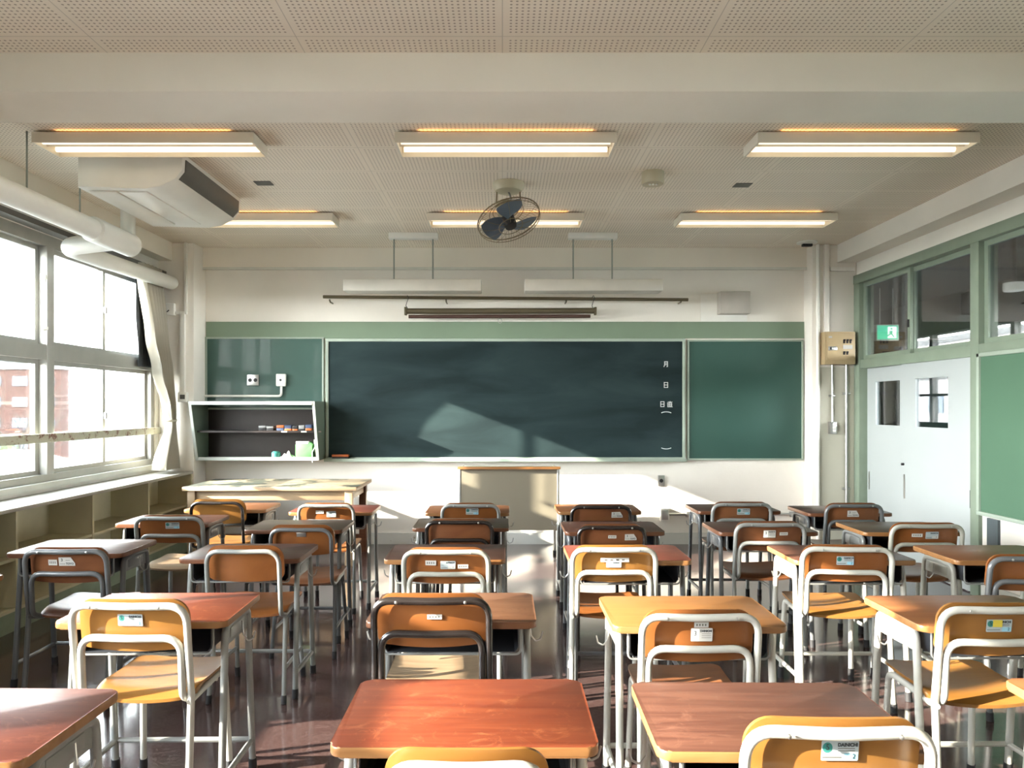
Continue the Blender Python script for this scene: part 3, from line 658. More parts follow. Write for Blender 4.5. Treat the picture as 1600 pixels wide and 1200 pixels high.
MB().box(-.08, .05, -.085, -.02, .145, .172, .006).build('lid', M['white'], t)
MB().tube(fillet([(.09, 0, .03), (.115, -.06, .10), (.10, -.07, .20), (.125, -.05, .15), (.09, -.09, .06), (.10, -.12, -.04)], .03, 4), .004, 6).build('cord', M['white'], t)
t = thing('chalk_cup', (wx(431, 7.46), 7.47, CZ0+.022), 'small teal round pot lying on the cabinet floor', 'pot')
MB().lathe([(.03, 0), (.045, .01), (.045, .05), (.03, .065)], (0, 0, 0), 18).build('pot', M['teal'], t)
def fc(u, v): return ((u-.5)*.15, (v-.5)*.10, .05*math.exp(-((u-.5)**2+(v-.5)**2)*9)*(1+.35*math.sin(17*u+9*v))-.0)
tag(MB().grid(fc, 20, 14, .006, (0, 0, 1)).build('cleaning_cloth', M['paperw'], loc=(wx(450, 7.46), 7.46, CZ0+.023)), 'crumpled white cloth beside the green eraser cleaner', 'cloth')

# ------------------------------------------------------------------ conduits on the left column
t = thing('column_trunking', (-3.25, YC, 0), 'white cable trunking down the front left column with a wall box', 'conduit')
MB().box(.02, .05, -.03, 0, 2.42, ZC, .004).build('trunk', M['white'], t); MB().box(-.12, .05, -.03, 0, 2.39, 2.42, .004).build('trunk', M['white'], t)
MB().box(-.17, -.07, -.05, 0, 2.38, 2.50, .006).build('junction_box', M['white'], t)
MB().box(-.02, .03, -.035, 0, 1.55, 2.40, .005).build('trunk', M['white'], t)
MB().box(-.03, .06, -.06, 0, 1.50, 1.60, .006).build('control_box', M['white'], t); MB().box(-.005, .045, -.063, -.06, 1.53, 1.575).build('display', M['grille'], t)
MB().tube([(-.12, -.05, 2.43), (-.2, -.06, 2.36), (-.27, -.06, 2.37)], .005, 6).build('cable', M['dark'], t)

# ------------------------------------------------------------------ right column: switchboard and conduits
YK = 7.45
t = thing('switchboard', (wx(1305, YK), YK, wz(545, YK)), 'beige electrical switchboard on the right column beside the door', 'switchboard')
MB().box(-.155, .155, -.11, 0, -.165, .165, .004).build('case', M['panelbox'], t)
MB().box(-.135, .15, -.118, -.11, -.125, .135, .003).build('cover', M['panelbox'], t)
b = MB()
for i, xx in enumerate((.035, .068, .10)): b.box(xx-.009, xx+.009, -.122, -.118, .045, .085, .001); b.box(xx-.002, xx+.013, -.122, -.118, .07, .087)
for xx in (.035, .068): b.box(xx-.009, xx+.009, -.122, -.118, -.07, -.035, .001); b.box(xx-.002, xx+.013, -.122, -.118, -.05, -.035)
b.build('breaker', M['dark'], t)
MB().box(-.125, -.035, -.123, -.118, -.025, .015, .002).build('handle', M['steel'], t); MB().box(-.108, -.09, -.126, -.123, -.018, .008, .001).build('keyhole', M['dark'], t)
MB().box(.025, .12, -.121, -.118, -.012, .028).build('label_strip', M['paperw'], t); MB().box(-.12, -.085, -.1195, -.118, .10, .12).build('sticker', M['paperw'], t)
t = thing('conduit', (wx(1299, YK), YK, wz(620, YK)), 'steel conduit with grey light switch below the switchboard', 'conduit')
MB().cyl((0, -.02, wz(570, YK)-wz(620, YK)), (0, -.02, wz(660, YK)-wz(620, YK)), .011, 10).build('pipe', M['steel'], t)
zz = wz(668, YK)-wz(620, YK)
MB().box(-.035, .035, -.05, 0, zz-.065, zz+.06, .005).build('switch_box', M['steel'], t)
for i in range(3): MB().box(-.008, .022, -.056, -.05, zz-.045+.032*i, zz-.018+.032*i, .003).build('switch', M['white'], t)
MB().box(-.03, .03, -.03, 0, .0, .02, .003).build('pipe_clip', M['steel'], t)
t = thing('conduit', (wx(1321, YK), YK, 0), 'tall steel conduit running from the switchboard to the floor', 'conduit')
MB().cyl((0, -.022, 0), (0, -.022, wz(570, YK)), .015, 10).build('pipe', M['steel'], t)
for py in (615, 763): MB().box(-.04, .04, -.032, 0, wz(py, YK)-.012, wz(py, YK)+.012, .003).build('pipe_clip', M['steel'], t)
t = thing('cable_trunking', (wx(1290, YK), YK, 0), 'pale trunking from the ceiling down to the switchboard', 'conduit')
MB().box(-.025, .025, -.035, 0, wz(520, YK), ZC, .004).build('trunk', M['plaster'], t)
t = thing('drain_pipe', (3.24, YK, 0), 'narrow white riser pipe on the corner of the right column', 'pipe')
MB().cyl((0, -.025, 0), (0, -.025, ZC), .018, 10).build('pipe', M['white'], t)
t = thing('cable_trunking', (3.50, YK, wz(421, YK)), 'short horizontal white trunking under the right ceiling beam', 'conduit')
MB().box(-.13, .12, -.03, 0, -.02, .02, .004).build('trunk', M['white'], t)

# ------------------------------------------------------------------ right wall: doors, transoms, notice board
b = MB()
b.box(XR-.03, XR+.12, 7.34, 7.46, 0, 2.80, .004); b.box(XR-.03, XR+.12, 5.50, 5.60, 0, 2.80, .004)
b.box(XR-.02, XR+.12, 5.60, 7.34, 1.84, 1.93, .004); b.box(XR-.035, XR+.12, -1.0, 7.46, 2.71, 2.80, .004)
b.box(XR-.03, XR+.12, -1.0, 5.50, 1.86, 1.93, .004)
for yy in (3.65, 1.8, -.05): b.box(XR-.02, XR+.12, yy-.045, yy+.045, 1.93, 2.71, .004)
struct(b.build('door_frame_1', M['green_frame']))
def sash(y0, y1, z0, z1, x, m, n, name='window'):
    fr = .042; b = MB(); b.box(x-.015, x+.015, y0, y1, z0, z0+fr); b.box(x-.015, x+.015, y0, y1, z1-fr, z1); b.box(x-.015, x+.015, y0, y0+fr, z0+fr, z1-fr); b.box(x-.015, x+.015, y1-fr, y1, z0+fr, z1-fr)
    o = struct(b.build('window_%d' % n, M['green_frame'])); MB().box(x-.002, x+.002, y0+fr, y1-fr, z0+fr, z1-fr).build('pane', m, o, smooth=False)
    MB().box(x-.028, x-.015, y0+.012, y0+.03, (z0+z1)/2-.15, (z0+z1)/2-.08, .003).build('latch', M['dark'], o); return o
wn = 3
for (a, c, x) in ((6.50, 7.34, .03), (5.60, 6.54, .065), (4.55, 5.50, .03), (3.70, 4.60, .065), (2.70, 3.60, .03), (1.85, 2.75, .065), (.85, 1.75, .03), (0, .9, .065)):
    sash(a, c, 1.93, 2.71, XR+x, M['glass_dark'], wn); wn += 1
def leaf(n, y0, y1, x, p0, p1):
    z0, z1, zh = 1.275, 1.70, 1.84
    b = MB(); b.box(x-.016, x+.016, y0, y1, .01, z0); b.box(x-.016, x+.016, y0, y1, z1, zh); b.box(x-.016, x+.016, y0, p0, z0, z1); b.box(x-.016, x+.016, p1, y1, z0, z1)
    o = struct(b.build('door_%d' % n, M['door'], smooth=False)); MB().box(x-.003, x+.003, p0, p1, z0, z1).build('pane', M['glass_dark'], o, smooth=False)
    return o
d1 = leaf(1, 6.55, 7.34, XR+.07, 6.74, 7.18); d2 = leaf(2, 5.60, 6.62, XR+.02, 5.93, 6.40)
x = XR+.004
MB().box(x-.003, x, 6.56, 6.585, .62, .84, .001).build('door_handle', M['steel'], d2); MB().lathe([(.012, 0), (.012, .02)], (x, 6.585, .93), 12, Matrix.Rotation(-PI/2, 3, 'Y')).build('lock', M['dark'], d2)
MB().box(x-.004, x, 5.625, 5.65, .66, .80, .001).build('latch_plate', M['dark'], d2); MB().box(XR+.050, XR+.054, 7.29, 7.31, .62, .80, .001).build('door_handle', M['steel'], d1)
t = thing('notice_board', (XR, 3.4, .63), 'long light green notice board on the right wall beside the doors', 'notice board')
MB().box(-.018, -.002, -3.9, 2.09, .03, 1.20).build('surface', M['cork_green2'], t)
b = MB(); b.box(-.035, 0, -3.92, 2.12, 0, .03, .003); b.box(-.035, 0, 2.09, 2.12, .03, 1.23, .003); b.box(-.035, 0, -3.92, 2.12, 1.20, 1.23, .003); b.box(-.035, 0, -3.92, -3.89, .03, 1.2, .003); b.build('frame', M['board_frame'], t)
struct(MB().box(XR-.02, XR, 5.30, 5.42, 0, .62).build('trim_post', mat('blue_grey_post', (.07, .09, .10), .5)))

# ------------------------------------------------------------------ corridor beyond the doors
CXR = 5.95
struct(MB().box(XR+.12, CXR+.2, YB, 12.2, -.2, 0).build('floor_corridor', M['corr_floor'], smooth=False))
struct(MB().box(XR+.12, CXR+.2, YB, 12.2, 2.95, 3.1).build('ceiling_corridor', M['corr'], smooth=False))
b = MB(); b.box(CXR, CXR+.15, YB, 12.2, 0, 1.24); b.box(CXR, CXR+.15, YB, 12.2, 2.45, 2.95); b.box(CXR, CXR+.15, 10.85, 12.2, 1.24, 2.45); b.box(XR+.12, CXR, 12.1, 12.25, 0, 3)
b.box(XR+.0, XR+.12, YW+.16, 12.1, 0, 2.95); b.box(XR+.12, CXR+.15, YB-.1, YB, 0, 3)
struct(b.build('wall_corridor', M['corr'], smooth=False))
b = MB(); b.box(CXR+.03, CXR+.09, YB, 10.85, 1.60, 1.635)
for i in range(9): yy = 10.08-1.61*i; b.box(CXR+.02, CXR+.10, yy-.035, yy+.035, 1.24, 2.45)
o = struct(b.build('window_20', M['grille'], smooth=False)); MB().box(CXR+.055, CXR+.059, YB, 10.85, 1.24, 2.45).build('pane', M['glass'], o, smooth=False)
t = thing('exit_sign', (4.75, 8.95, 2.27), 'green running-man exit sign hanging in the dark corridor', 'exit sign')
EG = emit('exit_green', (.02, .40, .22), .9); EW = emit('exit_white', (.85, 1, .9), 1.0)
MB().box(-.14, .14, -.03, .03, .0, .20, .006).build('case', M['white'], t); MB().box(-.128, .128, -.034, -.03, .015, .185).build('face', EG, t)
b = MB(); b.box(.0, .105, -.0355, -.034, .03, .17); b.build('doorway', EW, t)
b = MB(); b.lathe([(.014, 0), (.014, .002)], (.045, -.0355, .145), 12, Matrix.Rotation(PI/2, 3, 'X')); b.prism([(.02, .12), (.06, .125), (.055, .085), (.085, .045), (.07, .04), (.04, .075), (.0, .05), (-.01, .06), (.02, .085)][::-1], -.037, -.0355, 'y'); b.build('running_figure', EG, t)
for s in (-.08, .08): MB().cyl((s, 0, .2), (s, 0, .65), .006, 8).build('hanger_rod', M['white'], t)
Yc = 6.9; xq = wx(1584, 6.9)
t = thing('corridor_detector', (wx(1584, 6.0), 6.0, 2.95), 'round white detector on the corridor ceiling seen through the transom', 'detector')
MB().lathe([(.078, 0), (.078, -.06), (.07, -.068), (.03, -.07)], (0, 0, -.47), 24).build('body', M['white'], t); MB().cyl((0, 0, 0), (0, 0, -.475), .02, 10).build('stem', M['corr'], t)
# ------------------------------------------------------------------ outside
GZ = -9.0
struct(MB().box(-260, 260, -200, 300, GZ-.5, GZ).build('ground_outside', M['ground'], smooth=False))
def building(name, x0, x1, y0, y1, z1, m, lab, face, nx, floors, fh=3.0, z0=GZ, ww=.55, wh=.45, roofs=0):
    t = thing(name, ((x0+x1)/2, (y0+y1)/2, z0), lab, 'building'); cx, cy = (x0+x1)/2, (y0+y1)/2
    MB().box(x0-cx, x1-cx, y0-cy, y1-cy, 0, z1-z0).build('walls', m, t, smooth=False)
    MB().box(x0-cx-.2, x1-cx+.2, y0-cy-.2, y1-cy+.2, z1-z0, z1-z0+.5).build('parapet', M['facade'], t, smooth=False)
    for f in range(floors):
        zc = z1-z0-1.7-f*fh
        for i in range(nx):
            u = (i+.5)/nx
            if face == 'y':
                w_ = (x1-x0)/nx*ww/2; X = x0-cx+(x1-x0)*u; b = MB().box(X-w_, X+w_, y0-cy-.12, y0-cy, zc-wh*fh/2, zc+wh*fh/2)
            else:
                s = face[1]; xf = (x0 if s == '-' else x1)-cx; w_ = (y1-y0)/nx*ww/2; Yy = y0-cy+(y1-y0)*u
                b = MB().box(xf-.12, xf+.12, Yy-w_, Yy+w_, zc-wh*fh/2, zc+wh*fh/2)
            b.build('window', M['farglass'] if (i+f) % 3 else M['facade'], t, smooth=False)
    return t
building('apartment_building', -79, -63.5, 104, 106, wz(577, 104), M['brick'], 'brick apartment block seen through the left window', 'y', 4, 4)
building('pale_building', -100, -80, 110, 122, wz(560, 110), M['facade'], 'pale building beside the brick apartment block', 'y', 3, 4)
building('white_apartment', 42, 60, 44, 92, 7.6, mat('bright_facade', (.55, .55, .55), .9), 'large white apartment building outside the corridor windows', 'x-', 14, 5)
building('siding_house', 30, 38, 42, 58, 3.4, mat('siding', (.5, .5, .5), .8), 'low white house outside the corridor door windows', 'x-', 5, 3)
tag(MB().lathe([(4.2, 0), (4.2, 2.2), (3.8, 3.6), (2.6, 4.7), (1.0, 5.3), (.1, 5.4)], (0, 0, 0), 32).build('storage_dome', M['white'], loc=(wx(38, 36)-.5, 36, wz(702, 36)-5.4)), 'white dome roof seen low in the left window', 'dome')
def tree(x, y, h, lab):
    t = thing('bare_tree', (x, y, GZ), lab, 'tree'); rnd = random.Random(3); b = MB()
    MB().tube([(0, 0, 0), (.05, 0, h*.35), (0, .1, h*.62)], .25, 8, rr=[.3, .22, .12]).build('trunk', M['tree'], t)
    def br(p, d, L, r, n):
        q = p+d*L; b.tube([tuple(p), tuple((p+q)/2+Vector((rnd.uniform(-.1, .1),)*3)*L*.3), tuple(q)], r, 4, rr=[r, r*.8, r*.5])
        if n:
            for _ in range(3):
                dd = (d+Vector((rnd.uniform(-1, 1), rnd.uniform(-1, 1), rnd.uniform(-.2, .8)))*.75).normalized(); br(q if _ else p+d*L*.6, dd, L*rnd.uniform(.55, .8), r*.55, n-1)
    for i in range(9):
        a = i*2.4; br(Vector((0, 0, h*(.35+.03*i))), Vector((math.cos(a)*.7, math.sin(a)*.7, .8)).normalized(), h*.2, .09, 4)
    b.build('branches', M['tree'], t)
tree(wx(28, 62), 62, wz(605, 62)-GZ, 'bare winter tree in front of the brick building')

# ------------------------------------------------------------------ teacher's table
t = thing('teacher_table', (-2.11, 6.92, 0), 'long pale wooden teacher table with peeling top below the wall cabinet', 'table')
MB().box(-.79, .79, -.38, .38, .69, .725, .004).build('tabletop', [M['tabletop_worn'], W['pine']], t, matfn=lambda p: 0 if p.normal.z > .9 else 1)
for sx in (-1, 1):
    for sy in (-1, 1): MB().box(sx*.715-.035, sx*.715+.035, sy*.325-.035, sy*.325+.035, 0, .69, .004).build('leg', W['pine'] if sy < 0 else W['edged'], t)
for sy in (-1, 1): MB().box(-.68, .68, sy*.325-.012, sy*.325+.012, .60, .69, .002).build('apron', W['pine'], t)
for sx in (-1, 1): MB().box(sx*.715-.012, sx*.715+.012, -.29, .29, .60, .69, .002).build('apron', W['pine'], t)
MB().box(-.68, .68, .305, .33, .12, .18, .002).build('stretcher', W['edged'], t)

# ------------------------------------------------------------------ lectern
t = thing('lectern', (wx(795, 6.95), 6.95, 0), 'metal lectern with wood-edged sloping top standing under the chalkboard', 'lectern')
LZ = wz(733, 6.70)
MB().box(-.44, .44, -.235, -.22, wz(829, 6.70), LZ).build('front_panel', M['beige_panel'], t)
MB().box(-.452, -.44, -.235, .20, .30, LZ).build('side_panel', M['beige_panel'], t); MB().box(.44, .452, -.235, .20, .30, LZ).build('side_panel', M['beige_panel'], t)
for sx in (-1, 1):
    for sy in (-.225, .19):
        l = MB().cyl((sx*.455, sy, .02), (sx*.455, sy, LZ-.005), .014, 12).build('leg', M['steel'], t); MB().cyl((sx*.455, sy, 0), (sx*.455, sy, .035), .018, 12).build('rubber_foot', M['rubber'], l)
MB().prism([(-.27, LZ), (.25, LZ-.035), (.25, LZ-.012), (-.27, LZ+.024)], -.475, .475, 'x', .004).build('top', [mat('green_laminate', (.05, .07, .055), .3), W['edge']], t, matfn=lambda p: 0 if p.normal.z > .9 else 1)
MB().box(-.44, .44, -.22, .2, .42, .435).build('shelf_board', M['beige_panel'], t)

# ------------------------------------------------------------------ school desks
def make_desk():
    t = thing('school_desk', (0, 0, 0), 'x', 'desk', 'school desks in rows')
    MB().prism(rrect(-.30, .30, -.20, .20, .028), .676, .70, 'z', .005, 2).build('desktop', [W['brown'], W['edge']], t, matfn=lambda p: 0 if p.normal.z > .9 else 1)
    # book tray: open towards the sitter
    out = [(-.238, .675), (-.238, .60), (-.225, .583), (.225, .583), (.238, .60), (.238, .675)]
    inn = [(.235, .675), (.235, .601), (.223, .586), (-.223, .586), (-.235, .601), (-.235, .675)]
    b = MB(); b.prism(out+inn, -.165, .15, 'y'); b.box(-.236, .236, .147, .15, .585, .676)
    b.build('book_tray', M['traydark'], t)
    MB().tube(fillet([(-.245, -.168, .672), (-.245, -.168, .578), (.245, -.168, .578), (.245, -.168, .672)], .022), .004, 6).build('tray_rim', M['lgrey_tube'], t)
    r = .0135
    for s in (-1, 1):
        l = MB().tube(fillet([(s*.272, -.165, .02), (s*.268, -.115, .655), (s*.268, .0, .662)], .035), r, 10).build('leg', M['white_tube'], t)
        MB().tube([(s*.272, -.167, 0), (s*.272, -.163, .045)], .0165, 10).build('rubber_foot', M['rubber'], l)
        l = MB().tube(fillet([(s*.272, .175, .02), (s*.268, .125, .655), (s*.268, .0, .662)], .035), r, 10).build('leg', M['white_tube'], t)
        MB().tube([(s*.272, .177, 0), (s*.272, .173, .045)], .0165, 10).build('rubber_foot', M['rubber'], l)
        b = MB().box(s*.268-.0015, s*.268+.0015, -.105, .115, .585, .655); b.box(s*.268-.004, s*.268+.004, -.07, .08, .60, .64, .002); b.build('side_panel', M['white_tube'], t)
        MB().tube(fillet([(s*.270, -.155, .12), (s*.270, .172, .12)], .02), .011, 8).build('stretcher', M['white_tube'], t)
        MB().tube(fillet([(s*.283, .02, .64), (s*.288, .02, .585), (s*.305, .02, .563), (s*.325, .02, .573), (s*.332, .02, .60)], .01, 4), .0032, 6).build('bag_hook', M['steel'], t)
    MB().tube([(-.27, .172, .12), (.27, .172, .12)], .011, 8).build('crossbar', M['white_tube'], t)
    return t
DP = make_desk(); dused = False
FRAMEPARTS = {'leg', 'stretcher', 'side_panel', 'crossbar'}
def base(n): return n.split('.')[0]
def place_desk(x, y, rz, top, edge, tube, label, sc=1.0):
    global dused
    o = copy_tree(DP) if dused else DP
    dused = True
    o.location = (x, y, 0); o.rotation_euler = (0, 0, math.radians(rz)); o['label'] = label
    for c in children(o):
        k = base(c.name)
        if k == 'desktop': paint(c, 0, W[top]); paint(c, 1, W[edge])
        elif k in FRAMEPARTS: paint(c, 0, M[tube])
    return o
DESKS = [
 # x, yfront, rot, top, edge, tube, label
 (-1.315, 1.53, -1, 'redbrown', 'edge', 'lgrey_tube', 'red-brown desk cut off at the bottom left corner of the picture'),
 (-.085, 1.593, 0, 'redorange', 'edge', 'white_tube', 'red-orange desk nearest the camera in the middle column'),
 (.645, 1.57, -1, 'brown', 'edge', 'white_tube', 'scratched brown desk in the front right, behind the honey chair back'),
 (1.68, 1.60, 0, 'orange', 'edge', 'white_tube', 'sliver of an orange desk at the bottom right edge'),
 (-1.27, 2.52, 1, 'redorange', 'edge', 'lgrey_tube', 'red desk in front of the bright honey chair on the left'),
 (-.18, 2.52, 0, 'tan', 'edged', 'lgrey_tube', 'worn tan and brown desk before the dark framed chair'),
 (.68, 2.47, 0, 'yellow', 'edge', 'white_tube', 'yellow-orange desk with a sun band, right of the centre aisle'),
 (1.73, 2.48, 1, 'orange', 'edge', 'white_tube', 'orange-brown desk at the right edge beside the yellow chair'),
 (-2.53, 2.85, 0, 'orange', 'edge', 'grey_tube', 'corner of a desk at the far left edge by the shelves'),
 (-2.25, 3.70, 0, 'brown', 'edged', 'grey_tube', 'desk with a shiny sky reflection at the left by the cubby shelves'),
 (-1.305, 3.57, 0, 'dark', 'edged', 'lgrey_tube', 'dark brown desk behind the red desk on the left'),
 (-.285, 3.55, 0, 'dark', 'edge', 'lgrey_tube', 'dark topped desk before the cream framed chair with three stickers'),
 (.63, 3.53, 0, 'redbrown', 'edge', 'grey_tube', 'red-brown desk before the white framed yellow chair right of the centre aisle'),
 (1.73, 3.53, 0, 'brown', 'edge', 'white_tube', 'brown desk directly behind the chair standing in the sun on the right'),
 (2.52, 3.53, 0, 'orange', 'edge', 'cream_tube', 'tan desk with a white side panel nearest the right wall notice board'),
 (-2.19, 4.63, 0, 'brown', 'edged', 'grey_tube', 'brown desk beside the cubby shelves in the middle row'),
 (-1.28, 4.41, 0, 'olive', 'edged', 'grey_tube', 'dark olive desk in the second column from the windows, middle row'),
 (-.26, 4.48, 0, 'olive', 'edged', 'lgrey_tube', 'dark greenish desk in front of the black framed chair, centre column'),
 (.68, 4.34, 0, 'brown', 'edged', 'grey_tube', 'plain brown desk right of the centre aisle, middle row'),
 (1.60, 4.33, 0, 'dark', 'edged', 'grey_tube', 'dark desk behind the grey framed chair with a number three sticker'),
 (2.47, 4.33, 0, 'olive', 'edge', 'lgrey_tube', 'desk with pale sheen before the white framed chair near the doors'),
 (-2.03, 5.27, 0, 'orange', 'edge', 'lgrey_tube', 'orange desk just below the teacher table on the left'),
 (-1.23, 5.15, 0, 'redbrown', 'edge', 'lgrey_tube', 'red desk just below the right end of the teacher table'),
 (-.25, 5.12, 0, 'orange', 'edge', 'lgrey_tube', 'orange desk in the first row left of the lectern'),
 (.70, 5.18, 0, 'orange', 'edge', 'lgrey_tube', 'orange desk in the first row right of the lectern'),
 (1.71, 5.20, 0, 'dark', 'edged', 'grey_tube', 'dark desk in the first row before the low outlet box'),
 (2.46, 5.10, 0, 'dark', 'edged', 'grey_tube', 'dark desk in the first row below the switchboard column'),
]
for (x, yf, rz, top, edge, tube, lab) in DESKS: place_desk(x, yf+.20, rz, top, edge, tube, lab)

# ------------------------------------------------------------------ chairs
def bow(x, k=.022, w=.2): return -k*(1-(x/w)**2)
def back_fn(hw, z0, z1, r0, r1, y0, k, lean=.10):
    def fn(u, v):
        x = hw*math.sin((u-.5)*PI)*1.0
        d = hw-abs(x)
        def rr_(r): return r-math.sqrt(max(0, r*r-(r-d)**2)) if d < r else 0
        lo = z0+rr_(r0)+.010*(x/hw)**2; hi = z1-rr_(r1)-.004*(x/hw)**2
        if hi < lo: hi = lo = (hi+lo)/2
        z = lo+(hi-lo)*v
        return (x, y0+bow(x, k, hw)-(z-z0)*lean, z)
    return fn
def seat_fn(u, v):
    hw = .185; x = hw*math.sin((u-.5)*PI); d = hw-abs(x); r = .05
    c = r-math.sqrt(max(0, r*r-(r-d)**2)) if d < r else 0
    ya = .035+c+.018*(x/hw)**2; yb = .405-c-.005*(x/hw)**2
    y = ya+(yb-ya)*v
    return (x, y, .436+.012*(x/hw)**2-.020*max(0, 1-v*4)**2-.006*math.sin(v*PI))
def bolts(pts, m, parent, nrm=-1):
    for p in pts: MB().lathe([(.0055, 0), (.005, .003), (.002, .0045)], p, 10, Matrix.Rotation(PI/2, 3, 'X')).build('bolt', m, parent)
def make_chair_double():
    t = thing('school_chair', (0, 0, 0), 'x', 'chair', 'school chairs at the desks'); m = M['white_tube']; r = .0125
    def lean(z): return .02-(z-.44)*.13
    top = [(-.203, lean(.44), .44), (-.203, lean(.74), .757), (0, lean(.757)-.014, .757), (.203, lean(.74), .757), (.203, lean(.44), .44)]
    MB().tube(fillet(top, [.065, .5, .065], 7), r, 12).build('back_frame', m, t)
    inn = [(-.165, .33, .418), (-.178, .08, .418), (-.178, .008, .45), (-.178, lean(.648)+.002, .648), (0, lean(.648)-.012, .648), (.178, lean(.648)+.002, .648), (.178, .008, .45), (.178, .08, .418), (.165, .33, .418)]
    MB().tube(fillet(inn, [.05, .05, .06, .5, .06, .05, .05], 6), r, 12).build('seat_frame', m, t)
    MB().grid(back_fn(.196, .597, .776, .025, .058, .034, .020, .13), 32, 8, .010, (0, 1, 0)).build('backrest', W['back_y'], t)
    MB().grid(seat_fn, 28, 16, .011, (0, 0, 1)).build('seat', W['back_y'], t)
    for s in (-1, 1):
        l = MB().tube([(s*.203, lean(.45), .45), (s*.205, .0, .20), (s*.208, -.02, .015)], r, 10).build('leg', m, t)
        MB().tube([(s*.208, -.0205, 0), (s*.208, -.017, .04)], .0155, 10).build('rubber_foot', M['rubber'], l)
        l = MB().tube(fillet([(s*.165, .30, .418), (s*.166, .375, .412), (s*.178, .40, .015)], .035), r, 10).build('leg', m, t)
        MB().tube([(s*.178, .4, 0), (s*.1775, .398, .06)], .0155, 10).build('rubber_foot', M['rubber'], l)
        MB().tube([(s*.203, .005, .435), (s*.178, .06, .422)], .009, 8).build('gusset', m, t)
    bolts([(s*.12, lean(.757)-.0235, .757) for s in (-1, 1)], M['steel'], t)
    MB().tube([(-.17, .30, .405), (.17, .30, .405)], .009, 8).build('seat_brace', m, t)
    return t
def make_chair_single():
    t = thing('school_chair', (0, 0, 0), 'x', 'chair', 'school chairs at the desks'); m = M['lgrey_tube']; r = .0115
    def lean(z): return .02-(z-.44)*.13
    P = [(-.16, .36, .418), (-.172, .09, .418), (-.176, .012, .44), (-.176, lean(.75), .752), (0, lean(.752)-.014, .752), (.176, lean(.75), .752), (.176, .012, .44), (.172, .09, .418), (.16, .36, .418)]
    MB().tube(fillet(P, [.05, .05, .07, .5, .07, .05, .05], 7), r, 12).build('back_frame', m, t)
    MB().grid(back_fn(.188, .597, .778, .035, .062, .034, .020, .13), 32, 8, .010, (0, 1, 0)).build('backrest', W['back_b'], t)
    MB().grid(seat_fn, 28, 16, .011, (0, 0, 1)).build('seat', W['back_b'], t)
    for s in (-1, 1):
        l = MB().tube([(s*.172, .10, .415), (s*.185, .03, .015)], r, 10).build('leg', m, t)
        MB().tube([(s*.185, .0295, 0), (s*.184, .035, .04)], .0145, 10).build('rubber_foot', M['rubber'], l)
        l = MB().tube([(s*.162, .34, .415), (s*.178, .40, .015)], r, 10).build('leg', m, t)
        MB().tube([(s*.178, .4005, 0), (s*.177, .395, .05)], .0145, 10).build('rubber_foot', M['rubber'], l)
        MB().tube([(s*.180, .055, .16), (s*.174, .38, .16)], .009, 8).build('stretcher', m, t)
    MB().tube([(-.165, .12, .408), (.165, .12, .408)], .009, 8).build('seat_brace', m, t)
    return t
CD, CS = make_chair_double(), make_chair_single(); cused = set()
